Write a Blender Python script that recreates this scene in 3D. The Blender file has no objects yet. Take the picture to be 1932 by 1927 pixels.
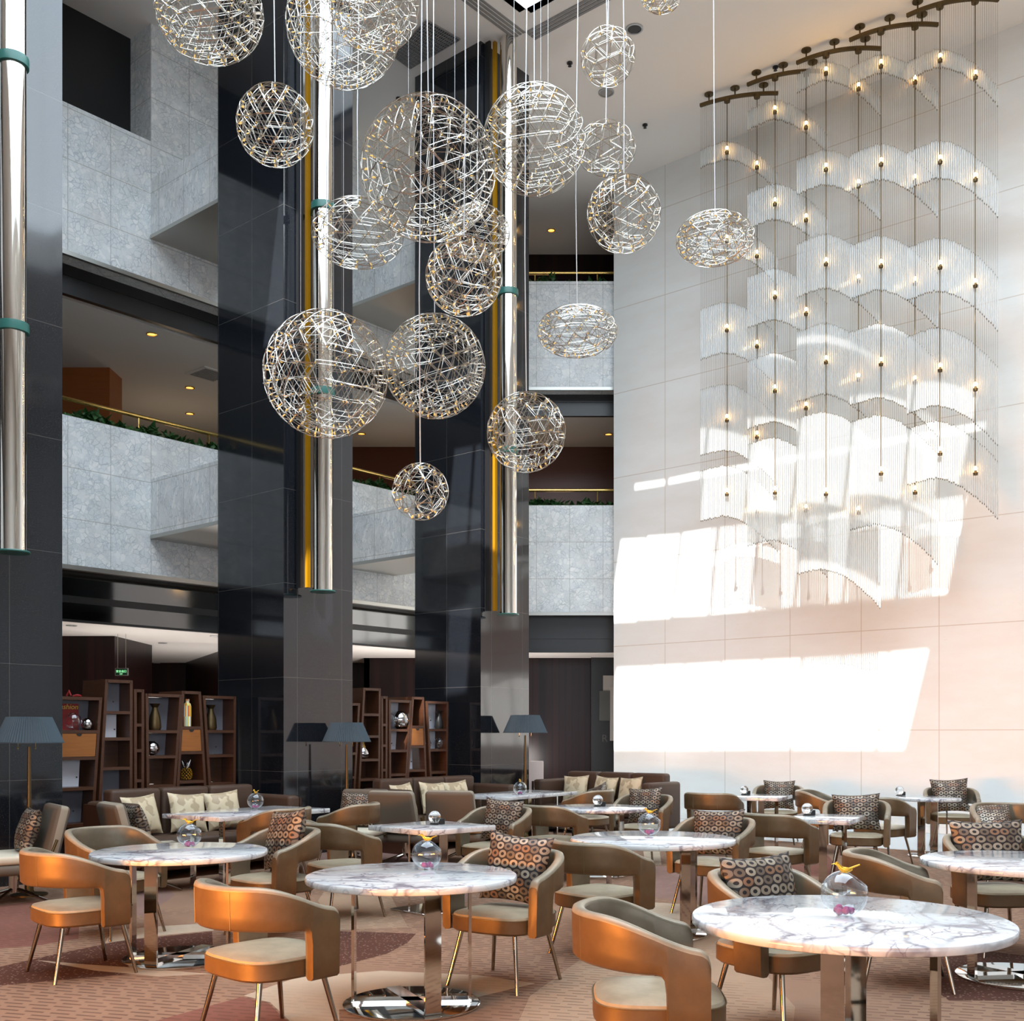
import bpy, bmesh, math, random
from math import sin, cos, pi, radians, sqrt, atan2, floor
from mathutils import Vector, Matrix
from mathutils.geometry import delaunay_2d_cdt

C = bpy.context.scene.collection
SC = bpy.context.scene
random.seed(7)

# ------------------------------------------------------------------ camera
F, CX, CY, H = 2060.0, 966.0, 1385.0, 1.56          # focal length and horizon, in pixels of a 1932x1927 frame; eye height
cam = bpy.data.cameras.new('camera'); cam_o = bpy.data.objects.new('camera', cam); C.objects.link(cam_o)
cam_o.location = (0, 0, H); cam_o.rotation_euler = (pi/2, 0, 0)
cam.sensor_fit = 'HORIZONTAL'; cam.sensor_width = 36.0; cam.lens = F/1932*36
cam.shift_x = 0.0; cam.shift_y = (CY-963.5)/1932
cam.clip_end = 200
SC.camera = cam_o

# ------------------------------------------------------------------ light and exposure
SC.view_settings.view_transform = 'Standard'; SC.view_settings.look = 'None'
SC.view_settings.exposure = -0.60; SC.view_settings.gamma = 1.0
SC.cycles.use_denoising = True
SC.cycles.max_bounces = 7; SC.cycles.diffuse_bounces = 4; SC.cycles.glossy_bounces = 4
SC.cycles.transmission_bounces = 4; SC.cycles.transparent_max_bounces = 28
SC.cycles.sample_clamp_indirect = 6.0
SC.cycles.caustics_reflective = False; SC.cycles.caustics_refractive = False

world = bpy.data.worlds.new('sky'); SC.world = world; world.use_nodes = True
world.node_tree.nodes['Background'].inputs[0].default_value = (0.75, 0.86, 1.0, 1)
world.node_tree.nodes['Background'].inputs[1].default_value = 0.6

SUN = Vector((0.30, 1.0, -0.89))
sun = bpy.data.lights.new('sun', 'SUN'); sun.energy = 19.0; sun.angle = radians(0.35); sun.color = (1.0, 0.985, 0.96)
so = bpy.data.objects.new('sun', sun); C.objects.link(so)
so.rotation_euler = SUN.to_track_quat('-Z', 'Y').to_euler(); so.location = (-3, -6, 24)

def area(name, loc, target, sx, sy, power, color, spread=180):
    l = bpy.data.lights.new(name, 'AREA'); l.shape = 'RECTANGLE'; l.size = sx; l.size_y = sy; l.energy = power; l.color = color
    l.spread = radians(spread)
    o = bpy.data.objects.new(name, l); C.objects.link(o); o.location = loc
    d = Vector(target)-Vector(loc)
    o.rotation_euler = d.to_track_quat('-Z', 'Y').to_euler()
    return o
def point(name, loc, power, color, r=0.15):
    l = bpy.data.lights.new(name, 'POINT'); l.energy = power; l.color = color; l.shadow_soft_size = r
    o = bpy.data.objects.new(name, l); C.objects.link(o); o.location = loc
    return o

U = Vector((0.6483, 0.7614)); W = Vector((-0.7614, 0.6483))      # facade direction, right wall direction (going away)
NF = Vector((0.7614, -0.6483))                                   # out of the facade, towards the hall
NW = Vector((-0.6483, -0.7614))                                  # out of the right wall, towards the hall
CEIL = 12.1
a = area('skylight_daylight', (0.23, 6.64, 12.9), (0.23, 6.64, 0), 13.9, 11.9, 4500, (0.76, 0.89, 1.0))
a.rotation_euler = (0, 0, atan2(U.y, U.x))
area('ceiling_fill', (4.0, -7.0, 3.5), (3.0, 12, 12.0), 16, 5, 950, (0.80, 0.90, 1.0), 140)  # added fill behind the camera, aimed up to brighten the ceiling
area('lobby_lamps', (-6.3, 0.6, 1.05), (-0.9, 6.4, 0.35), 4.5, 1.1, 440, (1.0, 0.36, 0.06), 66)

# ------------------------------------------------------------------ pixel helpers (frame 1932x1927)
def at(x, y, D):            return Vector(((x-CX)/F*D, D, H+(CY-y)/F*D))
def at_z(x, y, z):          return at(x, y, (H-z)*F/(y-CY))
def on_plane(x, y, p0, n):                                       # vertical plane through 2D point p0 with 2D normal n
    r = (x-CX)/F
    D = (n.x*p0.x+n.y*p0.y)/(n.x*r+n.y)
    return at(x, y, D)

# ------------------------------------------------------------------ materials
class NT:
    def __init__(s, name):
        s.m = bpy.data.materials.new(name); s.m.use_nodes = True; s.t = s.m.node_tree; s.n = s.t.nodes
        s.b = s.n['Principled BSDF']; s.out = s.n['Material Output']
    def add(s, typ, ins=None, **kw):
        n = s.n.new(typ)
        for k, v in kw.items(): setattr(n, k, v)
        for k, v in (ins or {}).items(): s.set(n, k, v)
        return n
    def set(s, n, k, v):
        if isinstance(v, bpy.types.NodeSocket): s.t.links.new(v, n.inputs[k])
        else: n.inputs[k].default_value = v
    def p(s, **kw):
        for k, v in kw.items(): s.set(s.b, k.replace('_', ' '), v)
        return s
    def math(s, op, a, b=0.0, c=0.0):
        n = s.n.new('ShaderNodeMath'); n.operation = op
        s.set(n, 0, a); s.set(n, 1, b)
        if op in ('SMOOTHSTEP', 'MULTIPLY_ADD', 'COMPARE'): s.set(n, 2, c)
        return n.outputs[0]
    def ss(s, x, e0, e1):
        n = s.n.new('ShaderNodeMapRange'); n.interpolation_type = 'SMOOTHSTEP'
        s.set(n, 'Value', x); n.inputs['From Min'].default_value = e0; n.inputs['From Max'].default_value = e1
        return n.outputs[0]
    def mix(s, f, a, b, blend='MIX'):
        n = s.n.new('ShaderNodeMix'); n.data_type = 'RGBA'; n.blend_type = blend
        s.set(n, 0, f); s.set(n, 6, a); s.set(n, 7, b)
        return n.outputs[2]
    def ramp(s, f, stops, interp='LINEAR'):
        n = s.n.new('ShaderNodeValToRGB'); cr = n.color_ramp; cr.interpolation = interp
        while len(cr.elements) < len(stops): cr.elements.new(0.5)
        for e, (p, c) in zip(cr.elements, stops): e.position = p; e.color = c
        s.set(n, 0, f); return n.outputs[0]
    def coord(s, kind='Object'): return s.n.new('ShaderNodeTexCoord').outputs[kind]
    def sep(s, v):
        n = s.n.new('ShaderNodeSeparateXYZ'); s.set(n, 0, v); return n.outputs
    def comb(s, x, y, z):
        n = s.n.new('ShaderNodeCombineXYZ'); s.set(n, 0, x); s.set(n, 1, y); s.set(n, 2, z); return n.outputs[0]
    def mapping(s, v, scale=(1, 1, 1), rot=(0, 0, 0), loc=(0, 0, 0)):
        n = s.n.new('ShaderNodeMapping'); s.set(n, 0, v)
        n.inputs[1].default_value = loc; n.inputs[2].default_value = rot; n.inputs[3].default_value = scale
        return n.outputs[0]
    def noise(s, v, scale, detail=3, rough=0.5, out=0, dist=0.0):
        n = s.n.new('ShaderNodeTexNoise'); s.set(n, 'Vector', v); n.inputs['Scale'].default_value = scale
        n.inputs['Detail'].default_value = detail; n.inputs['Roughness'].default_value = rough; n.inputs['Distortion'].default_value = dist
        return n.outputs[out]
    def voro(s, v, scale, feature='F1', out='Distance', rnd=1.0):
        n = s.n.new('ShaderNodeTexVoronoi'); n.feature = feature; s.set(n, 'Vector', v); n.inputs['Scale'].default_value = scale
        n.inputs['Randomness'].default_value = rnd
        return n.outputs[out]
    def bump(s, h, strength=0.3, dist=0.01):
        n = s.n.new('ShaderNodeBump'); n.inputs['Strength'].default_value = strength; n.inputs['Distance'].default_value = dist
        s.set(n, 'Height', h); s.t.links.new(n.outputs[0], s.b.inputs['Normal'])
    def warp(s, v, scale, amt, detail=2):
        n1 = s.n.new('ShaderNodeTexNoise'); s.set(n1, 'Vector', v); n1.inputs['Scale'].default_value = scale; n1.inputs['Detail'].default_value = detail
        sub = s.n.new('ShaderNodeVectorMath'); sub.operation = 'SUBTRACT'; s.set(sub, 0, n1.outputs['Color']); sub.inputs[1].default_value = (0.5, 0.5, 0.5)
        ma = s.n.new('ShaderNodeVectorMath'); ma.operation = 'MULTIPLY_ADD'; s.set(ma, 0, sub.outputs[0]); ma.inputs[1].default_value = (amt, amt, amt); s.set(ma, 2, v)
        return ma.outputs[0]
    def seams(s, uv, pw, ph, ou, ov, wid):
        o = s.sep(uv)
        def line(x, per, off):
            t = s.math('FRACT', s.math('DIVIDE', s.math('SUBTRACT', x, off), per))
            d = s.math('MULTIPLY', s.math('MINIMUM', t, s.math('SUBTRACT', 1.0, t)), per)
            return s.math('LESS_THAN', d, wid)
        return s.math('MAXIMUM', line(o[0], pw, ou), line(o[1], ph, ov))

def rgb(r, g, b): return (r, g, b, 1)
def simple(name, col, rough=0.5, metal=0.0, **kw):
    t = NT(name); t.p(Base_Color=rgb(*col), Roughness=rough, Metallic=metal, **kw); return t.m

M = {}
def make_materials():
    M['white'] = simple('white_plaster', (0.80, 0.78, 0.75), 0.85)
    M['ceil'] = simple('ceiling_paint', (0.86, 0.84, 0.80), 0.9)
    M['soffit_dark'] = simple('black_metal_soffit', (0.15, 0.15, 0.15), 0.08, 1.0)
    M['soffit_grey'] = simple('grey_soffit', (0.22, 0.22, 0.21), 0.4)
    M['steel_trim'] = simple('satin_steel_trim', (0.45, 0.44, 0.41), 0.35, 0.9)
    M['chrome'] = simple('polished_chrome', (0.82, 0.81, 0.79), 0.06, 1.0)
    M['chrome_warm'] = simple('polished_bronze_chrome', (0.50, 0.45, 0.40), 0.05, 1.0)
    M['leg_metal'] = simple('dark_chrome_chair_leg', (0.34, 0.285, 0.23), 0.12, 1.0)
    M['pipe'] = simple('polished_steel_pipe', (0.86, 0.83, 0.77), 0.07, 1.0)
    M['lattice'] = simple('steel_lattice', (0.52, 0.49, 0.44), 0.28, 1.0)
    M['cable'] = simple('clear_cable', (0.75, 0.76, 0.78), 0.3, 0.3)
    M['brass'] = simple('polished_brass', (0.85, 0.58, 0.18), 0.18, 1.0)
    M['bronze'] = simple('dark_bronze', (0.13, 0.09, 0.042), 0.38, 0.9)
    M['amber'] = simple('amber_glass_strip', (0.34, 0.16, 0.004), 0.25)
    M['gasket'] = simple('green_gasket', (0.03, 0.13, 0.11), 0.3)
    M['gold'] = simple('gold_bird', (0.83, 0.47, 0.05), 0.25, 0.75)
    M['black'] = simple('black_plastic', (0.012, 0.012, 0.013), 0.35)
    M['wood_dark'] = simple('dark_side_panel', (0.05, 0.022, 0.014), 0.35)
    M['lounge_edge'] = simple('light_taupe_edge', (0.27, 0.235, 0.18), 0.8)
    M['seat_cream'] = simple('cream_upholstery', (0.62, 0.55, 0.43), 0.8)
    M['lounge'] = simple('taupe_upholstery', (0.12, 0.093, 0.068), 0.75)
    M['petal'] = simple('dried_petals', (0.33, 0.03, 0.16), 0.7)
    M['board'] = simple('lit_lavender_board', (0.82, 0.83, 0.92), 0.4)  # colour lightened to stand in for light falling on the shelf backs
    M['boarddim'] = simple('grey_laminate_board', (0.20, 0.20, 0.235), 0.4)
    M['bolt'] = simple('shelf_stud', (0.05, 0.05, 0.05), 0.4)
    M['grille'] = simple('vent_metal', (0.25, 0.25, 0.25), 0.5)
    M['downlight'] = simple('downlight_trim', (0.5, 0.5, 0.5), 0.3, 0.9)
    M['downdark'] = simple('downlight_can', (0.03, 0.03, 0.03), 0.4)
    M['silver'] = simple('silver_glaze', (0.6, 0.6, 0.62), 0.12, 1.0)
    M['red'] = simple('red_cover', (0.35, 0.02, 0.02), 0.5)
    M['yellow'] = simple('yellow_lettering', (0.85, 0.6, 0.08), 0.5)
    M['leaf'] = simple('plant_leaves', (0.03, 0.10, 0.025), 0.45)
    M['soil'] = simple('planter_soil', (0.03, 0.02, 0.015), 0.9)
    M['plinth'] = simple('cream_plinth', (0.78, 0.62, 0.55), 0.6)
    M['panel_grey'] = simple('grey_panel', (0.33, 0.31, 0.29), 0.4)
    M['panel_dim'] = simple('dim_panel', (0.07, 0.07, 0.065), 0.4)
    M['marble_floor'] = simple('pale_marble_floor', (0.70, 0.72, 0.74), 0.15)
    M['rope'] = simple('pull_chain', (0.75, 0.6, 0.3), 0.3, 0.9)
    def emit(name, col, st, base=(0.8, 0.8, 0.8)):
        t = NT(name); t.p(Base_Color=rgb(*base), Emission_Color=rgb(*col), Emission_Strength=st); return t.m
    M['bulb'] = emit('warm_bulb', (1.0, 0.54, 0.15), 140)
    M['led'] = emit('gold_led', (1.0, 0.60, 0.15), 1.1, (0.6, 0.4, 0.12))
    M['led'].cycles.emission_sampling = 'NONE'
    M['downglow'] = emit('warm_downlight', (1.0, 0.5, 0.1), 3.0)
    M['downwhite'] = emit('white_downlight', (1.0, 0.96, 0.9), 2.0)
    M['exitgreen'] = emit('green_sign_letters', (0.05, 0.9, 0.25), 1.6)
    M['exitback'] = simple('green_sign_face', (0.0, 0.03, 0.01), 0.4)

    # right wall: pale limestone slabs
    t = NT('limestone_slabs'); uv = t.coord('UV')
    n = t.noise(t.mapping(uv, (1, 3, 1)), 0.9, 5, 0.6)
    base = t.mix(t.ss(n, 0.3, 0.75), rgb(0.82, 0.84, 0.825), rgb(0.785, 0.785, 0.755))
    fine = t.noise(t.mapping(t.warp(uv, 2.0, 0.4), (1.2, 7, 1)), 5.0, 4, 0.65)
    base = t.mix(t.math('MULTIPLY', t.ss(fine, 0.62, 0.8), 0.25), base, rgb(0.60, 0.55, 0.48))
    sm = t.seams(uv, 1.25, 1.615, 0.3, 1.62, 0.007)
    t.p(Base_Color=t.mix(t.math('MULTIPLY', sm, 0.45), base, rgb(0.42, 0.32, 0.21)), Roughness=0.14, Specular_IOR_Level=0.2)
    M['limestone'] = t.m

    # facade: grey-white breccia marble
    def breccia(name, stretch, rot):
        t = NT(name); uv = t.coord('UV')
        v = t.mapping(t.warp(uv, 2.2, 0.30, 3), stretch, (0, 0, rot))
        e1 = t.voro(v, 13.0, 'DISTANCE_TO_EDGE'); e2 = t.voro(t.warp(v, 7, 0.2), 34.0, 'DISTANCE_TO_EDGE')
        cell = t.voro(v, 13.0, 'F1', 'Color')
        big = t.noise(uv, 1.6, 3)
        base = t.mix(t.ss(t.sep(cell)[0], 0.45, 0.95), rgb(0.80, 0.83, 0.84), rgb(0.93, 0.94, 0.93))
        vein = t.math('MULTIPLY', t.math('SUBTRACT', 1.0, t.ss(e1, 0.0, 0.10)), t.ss(t.noise(uv, 5.0, 3), 0.32, 0.62))
        vein2 = t.math('MULTIPLY', t.math('SUBTRACT', 1.0, t.ss(e2, 0.0, 0.16)), t.ss(t.noise(uv, 3.1, 3), 0.38, 0.66))
        col = t.mix(t.math('MULTIPLY', vein2, 0.55), base, rgb(0.42, 0.47, 0.50))
        col = t.mix(t.math('MULTIPLY', vein, 0.62), col, rgb(0.36, 0.41, 0.45))
        col = t.mix(t.math('MULTIPLY', t.ss(big, 0.35, 0.7), 0.25), col, rgb(0.55, 0.52, 0.46))
        sm = t.seams(uv, 0.645, 0.715, 8.86, 6.0, 0.005)
        col = t.mix(t.math('MULTIPLY', sm, 0.6), col, rgb(0.30, 0.27, 0.22))
        t.p(Base_Color=col, Roughness=0.30)
        return t.m
    M['breccia'] = breccia('breccia_marble', (1, 1, 1), 0.6)
    M['breccia_beam'] = breccia('breccia_marble_upright', (1.6, 0.5, 1), 0.1)

    # columns: polished black granite
    t = NT('black_granite'); uv = t.coord('UV')
    sp = t.noise(uv, 140, 2, 0.7)
    base = t.mix(t.ss(sp, 0.60, 0.82), rgb(0.007, 0.009, 0.013), rgb(0.36, 0.31, 0.24))
    base = t.mix(t.ss(t.noise(uv, 1.2, 3), 0.4, 0.7), base, rgb(0.011, 0.013, 0.017))
    sm = t.seams(uv, 0.74, 1.2, 0.0, 1.08, 0.003)
    t.p(Base_Color=t.mix(t.math('MULTIPLY', sm, 0.5), base, rgb(0.13, 0.125, 0.115)), Roughness=0.07, Specular_IOR_Level=0.85)
    M['granite'] = t.m

    # carpet in several yarn colours
    def carpet(name, c, dash=0.6, specks=0.0, dc=(0.085, 0.04, 0.03)):
        t = NT(name); ob = t.coord('Object')
        o = t.sep(t.mapping(ob, (1, 1, 1), (0, 0, 0.26)))
        row = t.math('MULTIPLY', o[1], 15.0); rid = t.math('FLOOR', row)
        shift = t.n.new('ShaderNodeTexWhiteNoise'); shift.noise_dimensions = '1D'; t.set(shift, 'W', rid)
        along = t.math('ADD', t.math('MULTIPLY', o[0], 6.0), t.math('MULTIPLY', shift.outputs[0], 9.0))
        d = t.math('MULTIPLY', t.math('LESS_THAN', t.math('FRACT', along), 0.74), t.math('LESS_THAN', t.math('ABSOLUTE', t.math('SUBTRACT', t.math('FRACT', row), 0.5)), 0.15))
        where = t.ss(t.noise(ob, 0.45, 2), 0.40, 0.50)
        col = t.mix(t.math('MULTIPLY', t.math('MULTIPLY', d, where), dash), rgb(*c), rgb(*dc))
        if specks:
            col = t.mix(t.math('MULTIPLY', t.math('LESS_THAN', t.voro(ob, 34.0, 'F1'), 0.24), specks), col, rgb(0.42, 0.28, 0.22))
        col = t.mix(t.math('MULTIPLY', t.noise(ob, 260, 2), 0.30), col, rgb(*[x*0.35 for x in c]))
        col = t.mix(t.math('MULTIPLY', t.ss(t.noise(ob, 1.6, 3), 0.35, 0.7), 0.25), col, rgb(*[min(1, x*1.35) for x in c]))
        t.p(Base_Color=col, Roughness=0.95, Specular_IOR_Level=0.15)
        t.bump(t.noise(ob, 300, 2), 0.35, 0.004)
        return t.m
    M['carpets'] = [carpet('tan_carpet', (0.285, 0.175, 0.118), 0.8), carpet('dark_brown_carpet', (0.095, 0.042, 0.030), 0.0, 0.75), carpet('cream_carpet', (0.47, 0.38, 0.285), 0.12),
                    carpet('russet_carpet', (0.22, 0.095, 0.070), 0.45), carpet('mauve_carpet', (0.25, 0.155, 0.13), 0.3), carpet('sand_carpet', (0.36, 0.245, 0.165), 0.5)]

    # table marble
    t = NT('veined_table_marble'); ob = t.coord('Object')
    v = t.warp(ob, 2.2, 0.45, 4)
    e = t.voro(t.mapping(v, (1.3, 3.4, 2.5), (0, 0, 0.35)), 1.2, 'DISTANCE_TO_EDGE')
    e2 = t.voro(t.mapping(t.warp(ob, 4, 0.3, 3), (1.2, 3.2, 3), (0, 0, 0.5)), 4.5, 'DISTANCE_TO_EDGE')
    ms = t.ss(t.noise(ob, 2.6, 3), 0.38, 0.62)
    vein = t.math('MULTIPLY', t.math('SUBTRACT', 1.0, t.ss(e, 0.0, 0.075)), t.math('ADD', t.math('MULTIPLY', ms, 0.8), 0.2))
    vein2 = t.math('MULTIPLY', t.math('SUBTRACT', 1.0, t.ss(e2, 0.0, 0.08)), t.math('MULTIPLY', ms, 0.75))
    soft = t.math('MULTIPLY', t.math('SUBTRACT', 1.0, t.ss(e, 0.0, 0.30)), 0.33)
    col = t.mix(soft, rgb(0.77, 0.775, 0.77), rgb(0.50, 0.49, 0.54))
    col = t.mix(vein2, col, rgb(0.22, 0.19, 0.25)); col = t.mix(t.math('MULTIPLY', vein, 0.85), col, rgb(0.13, 0.11, 0.15))
    t.p(Base_Color=col, Roughness=0.06, Specular_IOR_Level=0.6)
    M['marble'] = t.m

    # leathers
    def leather(name, c, rough, metal):
        t = NT(name); ob = t.coord('Object')
        n = t.noise(ob, 9, 4, 0.6)
        t.p(Base_Color=t.mix(t.ss(n, 0.3, 0.7), rgb(*[x*0.88 for x in c]), rgb(*[min(1, x*1.1) for x in c])), Roughness=rough, Metallic=metal, Specular_IOR_Level=0.5)
        t.bump(t.noise(ob, 160, 3), 0.08, 0.002)
        return t.m
    M['leather_out'] = leather('bronze_leather', (0.150, 0.088, 0.040), 0.46, 0.28)
    M['leather_in'] = leather('taupe_leather', (0.17, 0.137, 0.094), 0.40, 0.25)
    M['leather_rim'] = leather('light_taupe_rim_leather', (0.30, 0.25, 0.18), 0.40, 0.15)
    M['leather_seat'] = leather('beige_seat_leather', (0.40, 0.335, 0.235), 0.42, 0.12)
    M['piping'] = simple('leather_piping', (0.17, 0.12, 0.06), 0.45, 0.3)
    t = NT('brown_sofa_cloth'); ob = t.coord('Object')
    t.p(Base_Color=t.mix(t.noise(ob, 120, 3), rgb(0.028, 0.013, 0.007), rgb(0.088, 0.043, 0.023)), Roughness=0.6)
    t.bump(t.noise(ob, 200, 2), 0.3, 0.003); M['sofa'] = t.m

    # ring pattern cushion
    t = NT('ring_pattern_cloth'); uv = t.sep(t.coord('UV'))
    sx = t.math('MULTIPLY', uv[0], 7.5); sy0 = t.math('MULTIPLY', uv[1], 8.2)
    r = t.math('FLOOR', sy0)
    sx2 = t.math('ADD', sx, t.math('MULTIPLY', t.math('FLOORED_MODULO', r, 2.0), 0.5))
    cx_ = t.math('SUBTRACT', t.math('FRACT', sx2), 0.5); cy_ = t.math('SUBTRACT', t.math('FRACT', sy0), 0.5)
    d = t.math('SQRT', t.math('ADD', t.math('MULTIPLY', cx_, cx_), t.math('MULTIPLY', cy_, cy_)))
    ring = t.math('MULTIPLY', t.math('LESS_THAN', d, 0.47), t.math('GREATER_THAN', d, 0.20))
    wn = t.n.new('ShaderNodeTexWhiteNoise'); wn.noise_dimensions = '2D'; t.set(wn, 'Vector', t.comb(t.math('FLOOR', sx2), r, 0.0))
    rc = t.ramp(wn.outputs[0], [(0.0, rgb(0.29, 0.24, 0.18)), (0.40, rgb(0.15, 0.115, 0.085)), (0.62, rgb(0.37, 0.32, 0.25)), (0.88, rgb(0.24, 0.14, 0.085))], 'CONSTANT')
    t.p(Base_Color=t.mix(ring, rgb(0.012, 0.007, 0.008), rc), Roughness=t.math('SUBTRACT', 0.6, t.math('MULTIPLY', ring, 0.2)), Metallic=t.math('MULTIPLY', ring, 0.25))
    M['rings'] = t.m
    # floral cushion
    t = NT('floral_damask_cloth'); ob = t.coord('Object')
    n = t.noise(t.warp(ob, 7, 0.15, 1), 8.0, 1, 0.4)
    t.p(Base_Color=t.mix(t.ss(n, 0.50, 0.54), rgb(0.64, 0.53, 0.36), rgb(0.44, 0.34, 0.22)), Roughness=0.42, Specular_IOR_Level=0.4)
    M['floral'] = t.m
    # wood
    def wood(name, c1, c2, sc=1.0, vertical=False, rough=0.35):
        t = NT(name); ob = t.coord('Object')
        v = t.mapping(ob, (9*sc, 9*sc, 0.8) if vertical else (0.9, 0.9, 16*sc))
        n = t.noise(v, 3.0, 4, 0.6, dist=0.6)
        t.p(Base_Color=t.mix(n, rgb(*c1), rgb(*c2)), Roughness=rough); return t.m
    M['shelfwood'] = wood('walnut_shelf', (0.045, 0.015, 0.007), (0.10, 0.038, 0.017))
    M['drawerwood'] = wood('orange_drawer_wood', (0.24, 0.075, 0.014), (0.42, 0.15, 0.032))
    M['reddark'] = wood('dark_red_gallery_wood', (0.075, 0.018, 0.005), (0.12, 0.033, 0.009))
    M['orangewood'] = wood('orange_wall_wood', (0.28, 0.07, 0.012), (0.40, 0.12, 0.022))
    t = NT('slatted_dark_wood'); uv = t.sep(t.coord('UV'))
    st = t.math('FRACT', t.math('MULTIPLY', uv[0], 7.0))
    idn = t.n.new('ShaderNodeTexWhiteNoise'); idn.noise_dimensions = '1D'; t.set(idn, 'W', t.math('FLOOR', t.math('MULTIPLY', uv[0], 7.0)))
    c = t.mix(idn.outputs[0], rgb(0.007, 0.0025, 0.0025), rgb(0.018, 0.0055, 0.005))
    t.p(Base_Color=t.mix(t.math('LESS_THAN', st, 0.22), c, rgb(0.008, 0.004, 0.004)), Roughness=0.3, Specular_IOR_Level=0.25)
    M['slats'] = t.m
    # striped vase
    t = NT('striped_mosaic_glaze'); uv = t.sep(t.coord('UV'))
    row = t.math('FLOOR', t.math('MULTIPLY', uv[1], 4.4))
    wn = t.n.new('ShaderNodeTexWhiteNoise'); wn.noise_dimensions = '2D'
    t.set(wn, 'Vector', t.comb(t.math('FLOOR', t.math('MULTIPLY', uv[0], 34.0)), row, 0.0))
    t.p(Base_Color=t.ramp(wn.outputs[0], [(0, rgb(0.85, 0.82, 0.7)), (0.3, rgb(0.8, 0.3, 0.03)), (0.48, rgb(0.75, 0.62, 0.1)), (0.68, rgb(0.9, 0.88, 0.8)), (0.82, rgb(0.18, 0.38, 0.1)), (0.92, rgb(0.6, 0.08, 0.04))], 'CONSTANT'), Roughness=0.25)
    M['mosaic'] = t.m
    # pleated shade
    t = NT('pleated_blue_grey_shade'); t.p(Base_Color=rgb(0.045, 0.067, 0.085), Roughness=0.8); M['shade'] = t.m
    # thin glass
    def glass(name, tint, gl, edge, white=0.0):
        t = NT(name)
        tr = t.add('ShaderNodeBsdfTransparent', {'Color': rgb(*tint)})
        g = t.add('ShaderNodeBsdfGlossy', {'Color': rgb(0.95, 0.97, 1.0), 'Roughness': 0.16 if white else 0.03})
        lw = t.add('ShaderNodeLayerWeight', {'Blend': 0.5})
        f = t.math('ADD', t.math('MULTIPLY', t.math('POWER', lw.outputs['Facing'], 2.2), edge), gl)
        mx = t.add('ShaderNodeMixShader', {0: f, 1: tr.outputs[0], 2: g.outputs[0]})
        out = mx
        if white:
            df = t.add('ShaderNodeBsdfTranslucent', {'Color': rgb(0.92, 0.93, 0.92)})
            d2 = t.add('ShaderNodeBsdfDiffuse', {'Color': rgb(0.92, 0.93, 0.92)})
            ad = t.add('ShaderNodeMixShader', {0: 0.5, 1: df.outputs[0], 2: d2.outputs[0]})
            out = t.add('ShaderNodeMixShader', {0: white, 1: mx.outputs[0], 2: ad.outputs[0]})
        t.t.links.new(out.outputs[0], t.out.inputs[0]); t.n.remove(t.b)
        return t.m
    M['glass'] = glass('clear_bowl_glass', (0.90, 0.93, 0.95), 0.07, 0.75)
    M['rod'] = glass('seeded_glass_rod', (0.93, 0.95, 0.95), 0.12, 0.5, 0.42)
    M['ball'] = simple('crystal_ball', (1, 1, 1), 0.0, 0.0, Transmission_Weight=1.0, IOR=1.45)
make_materials()

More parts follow.
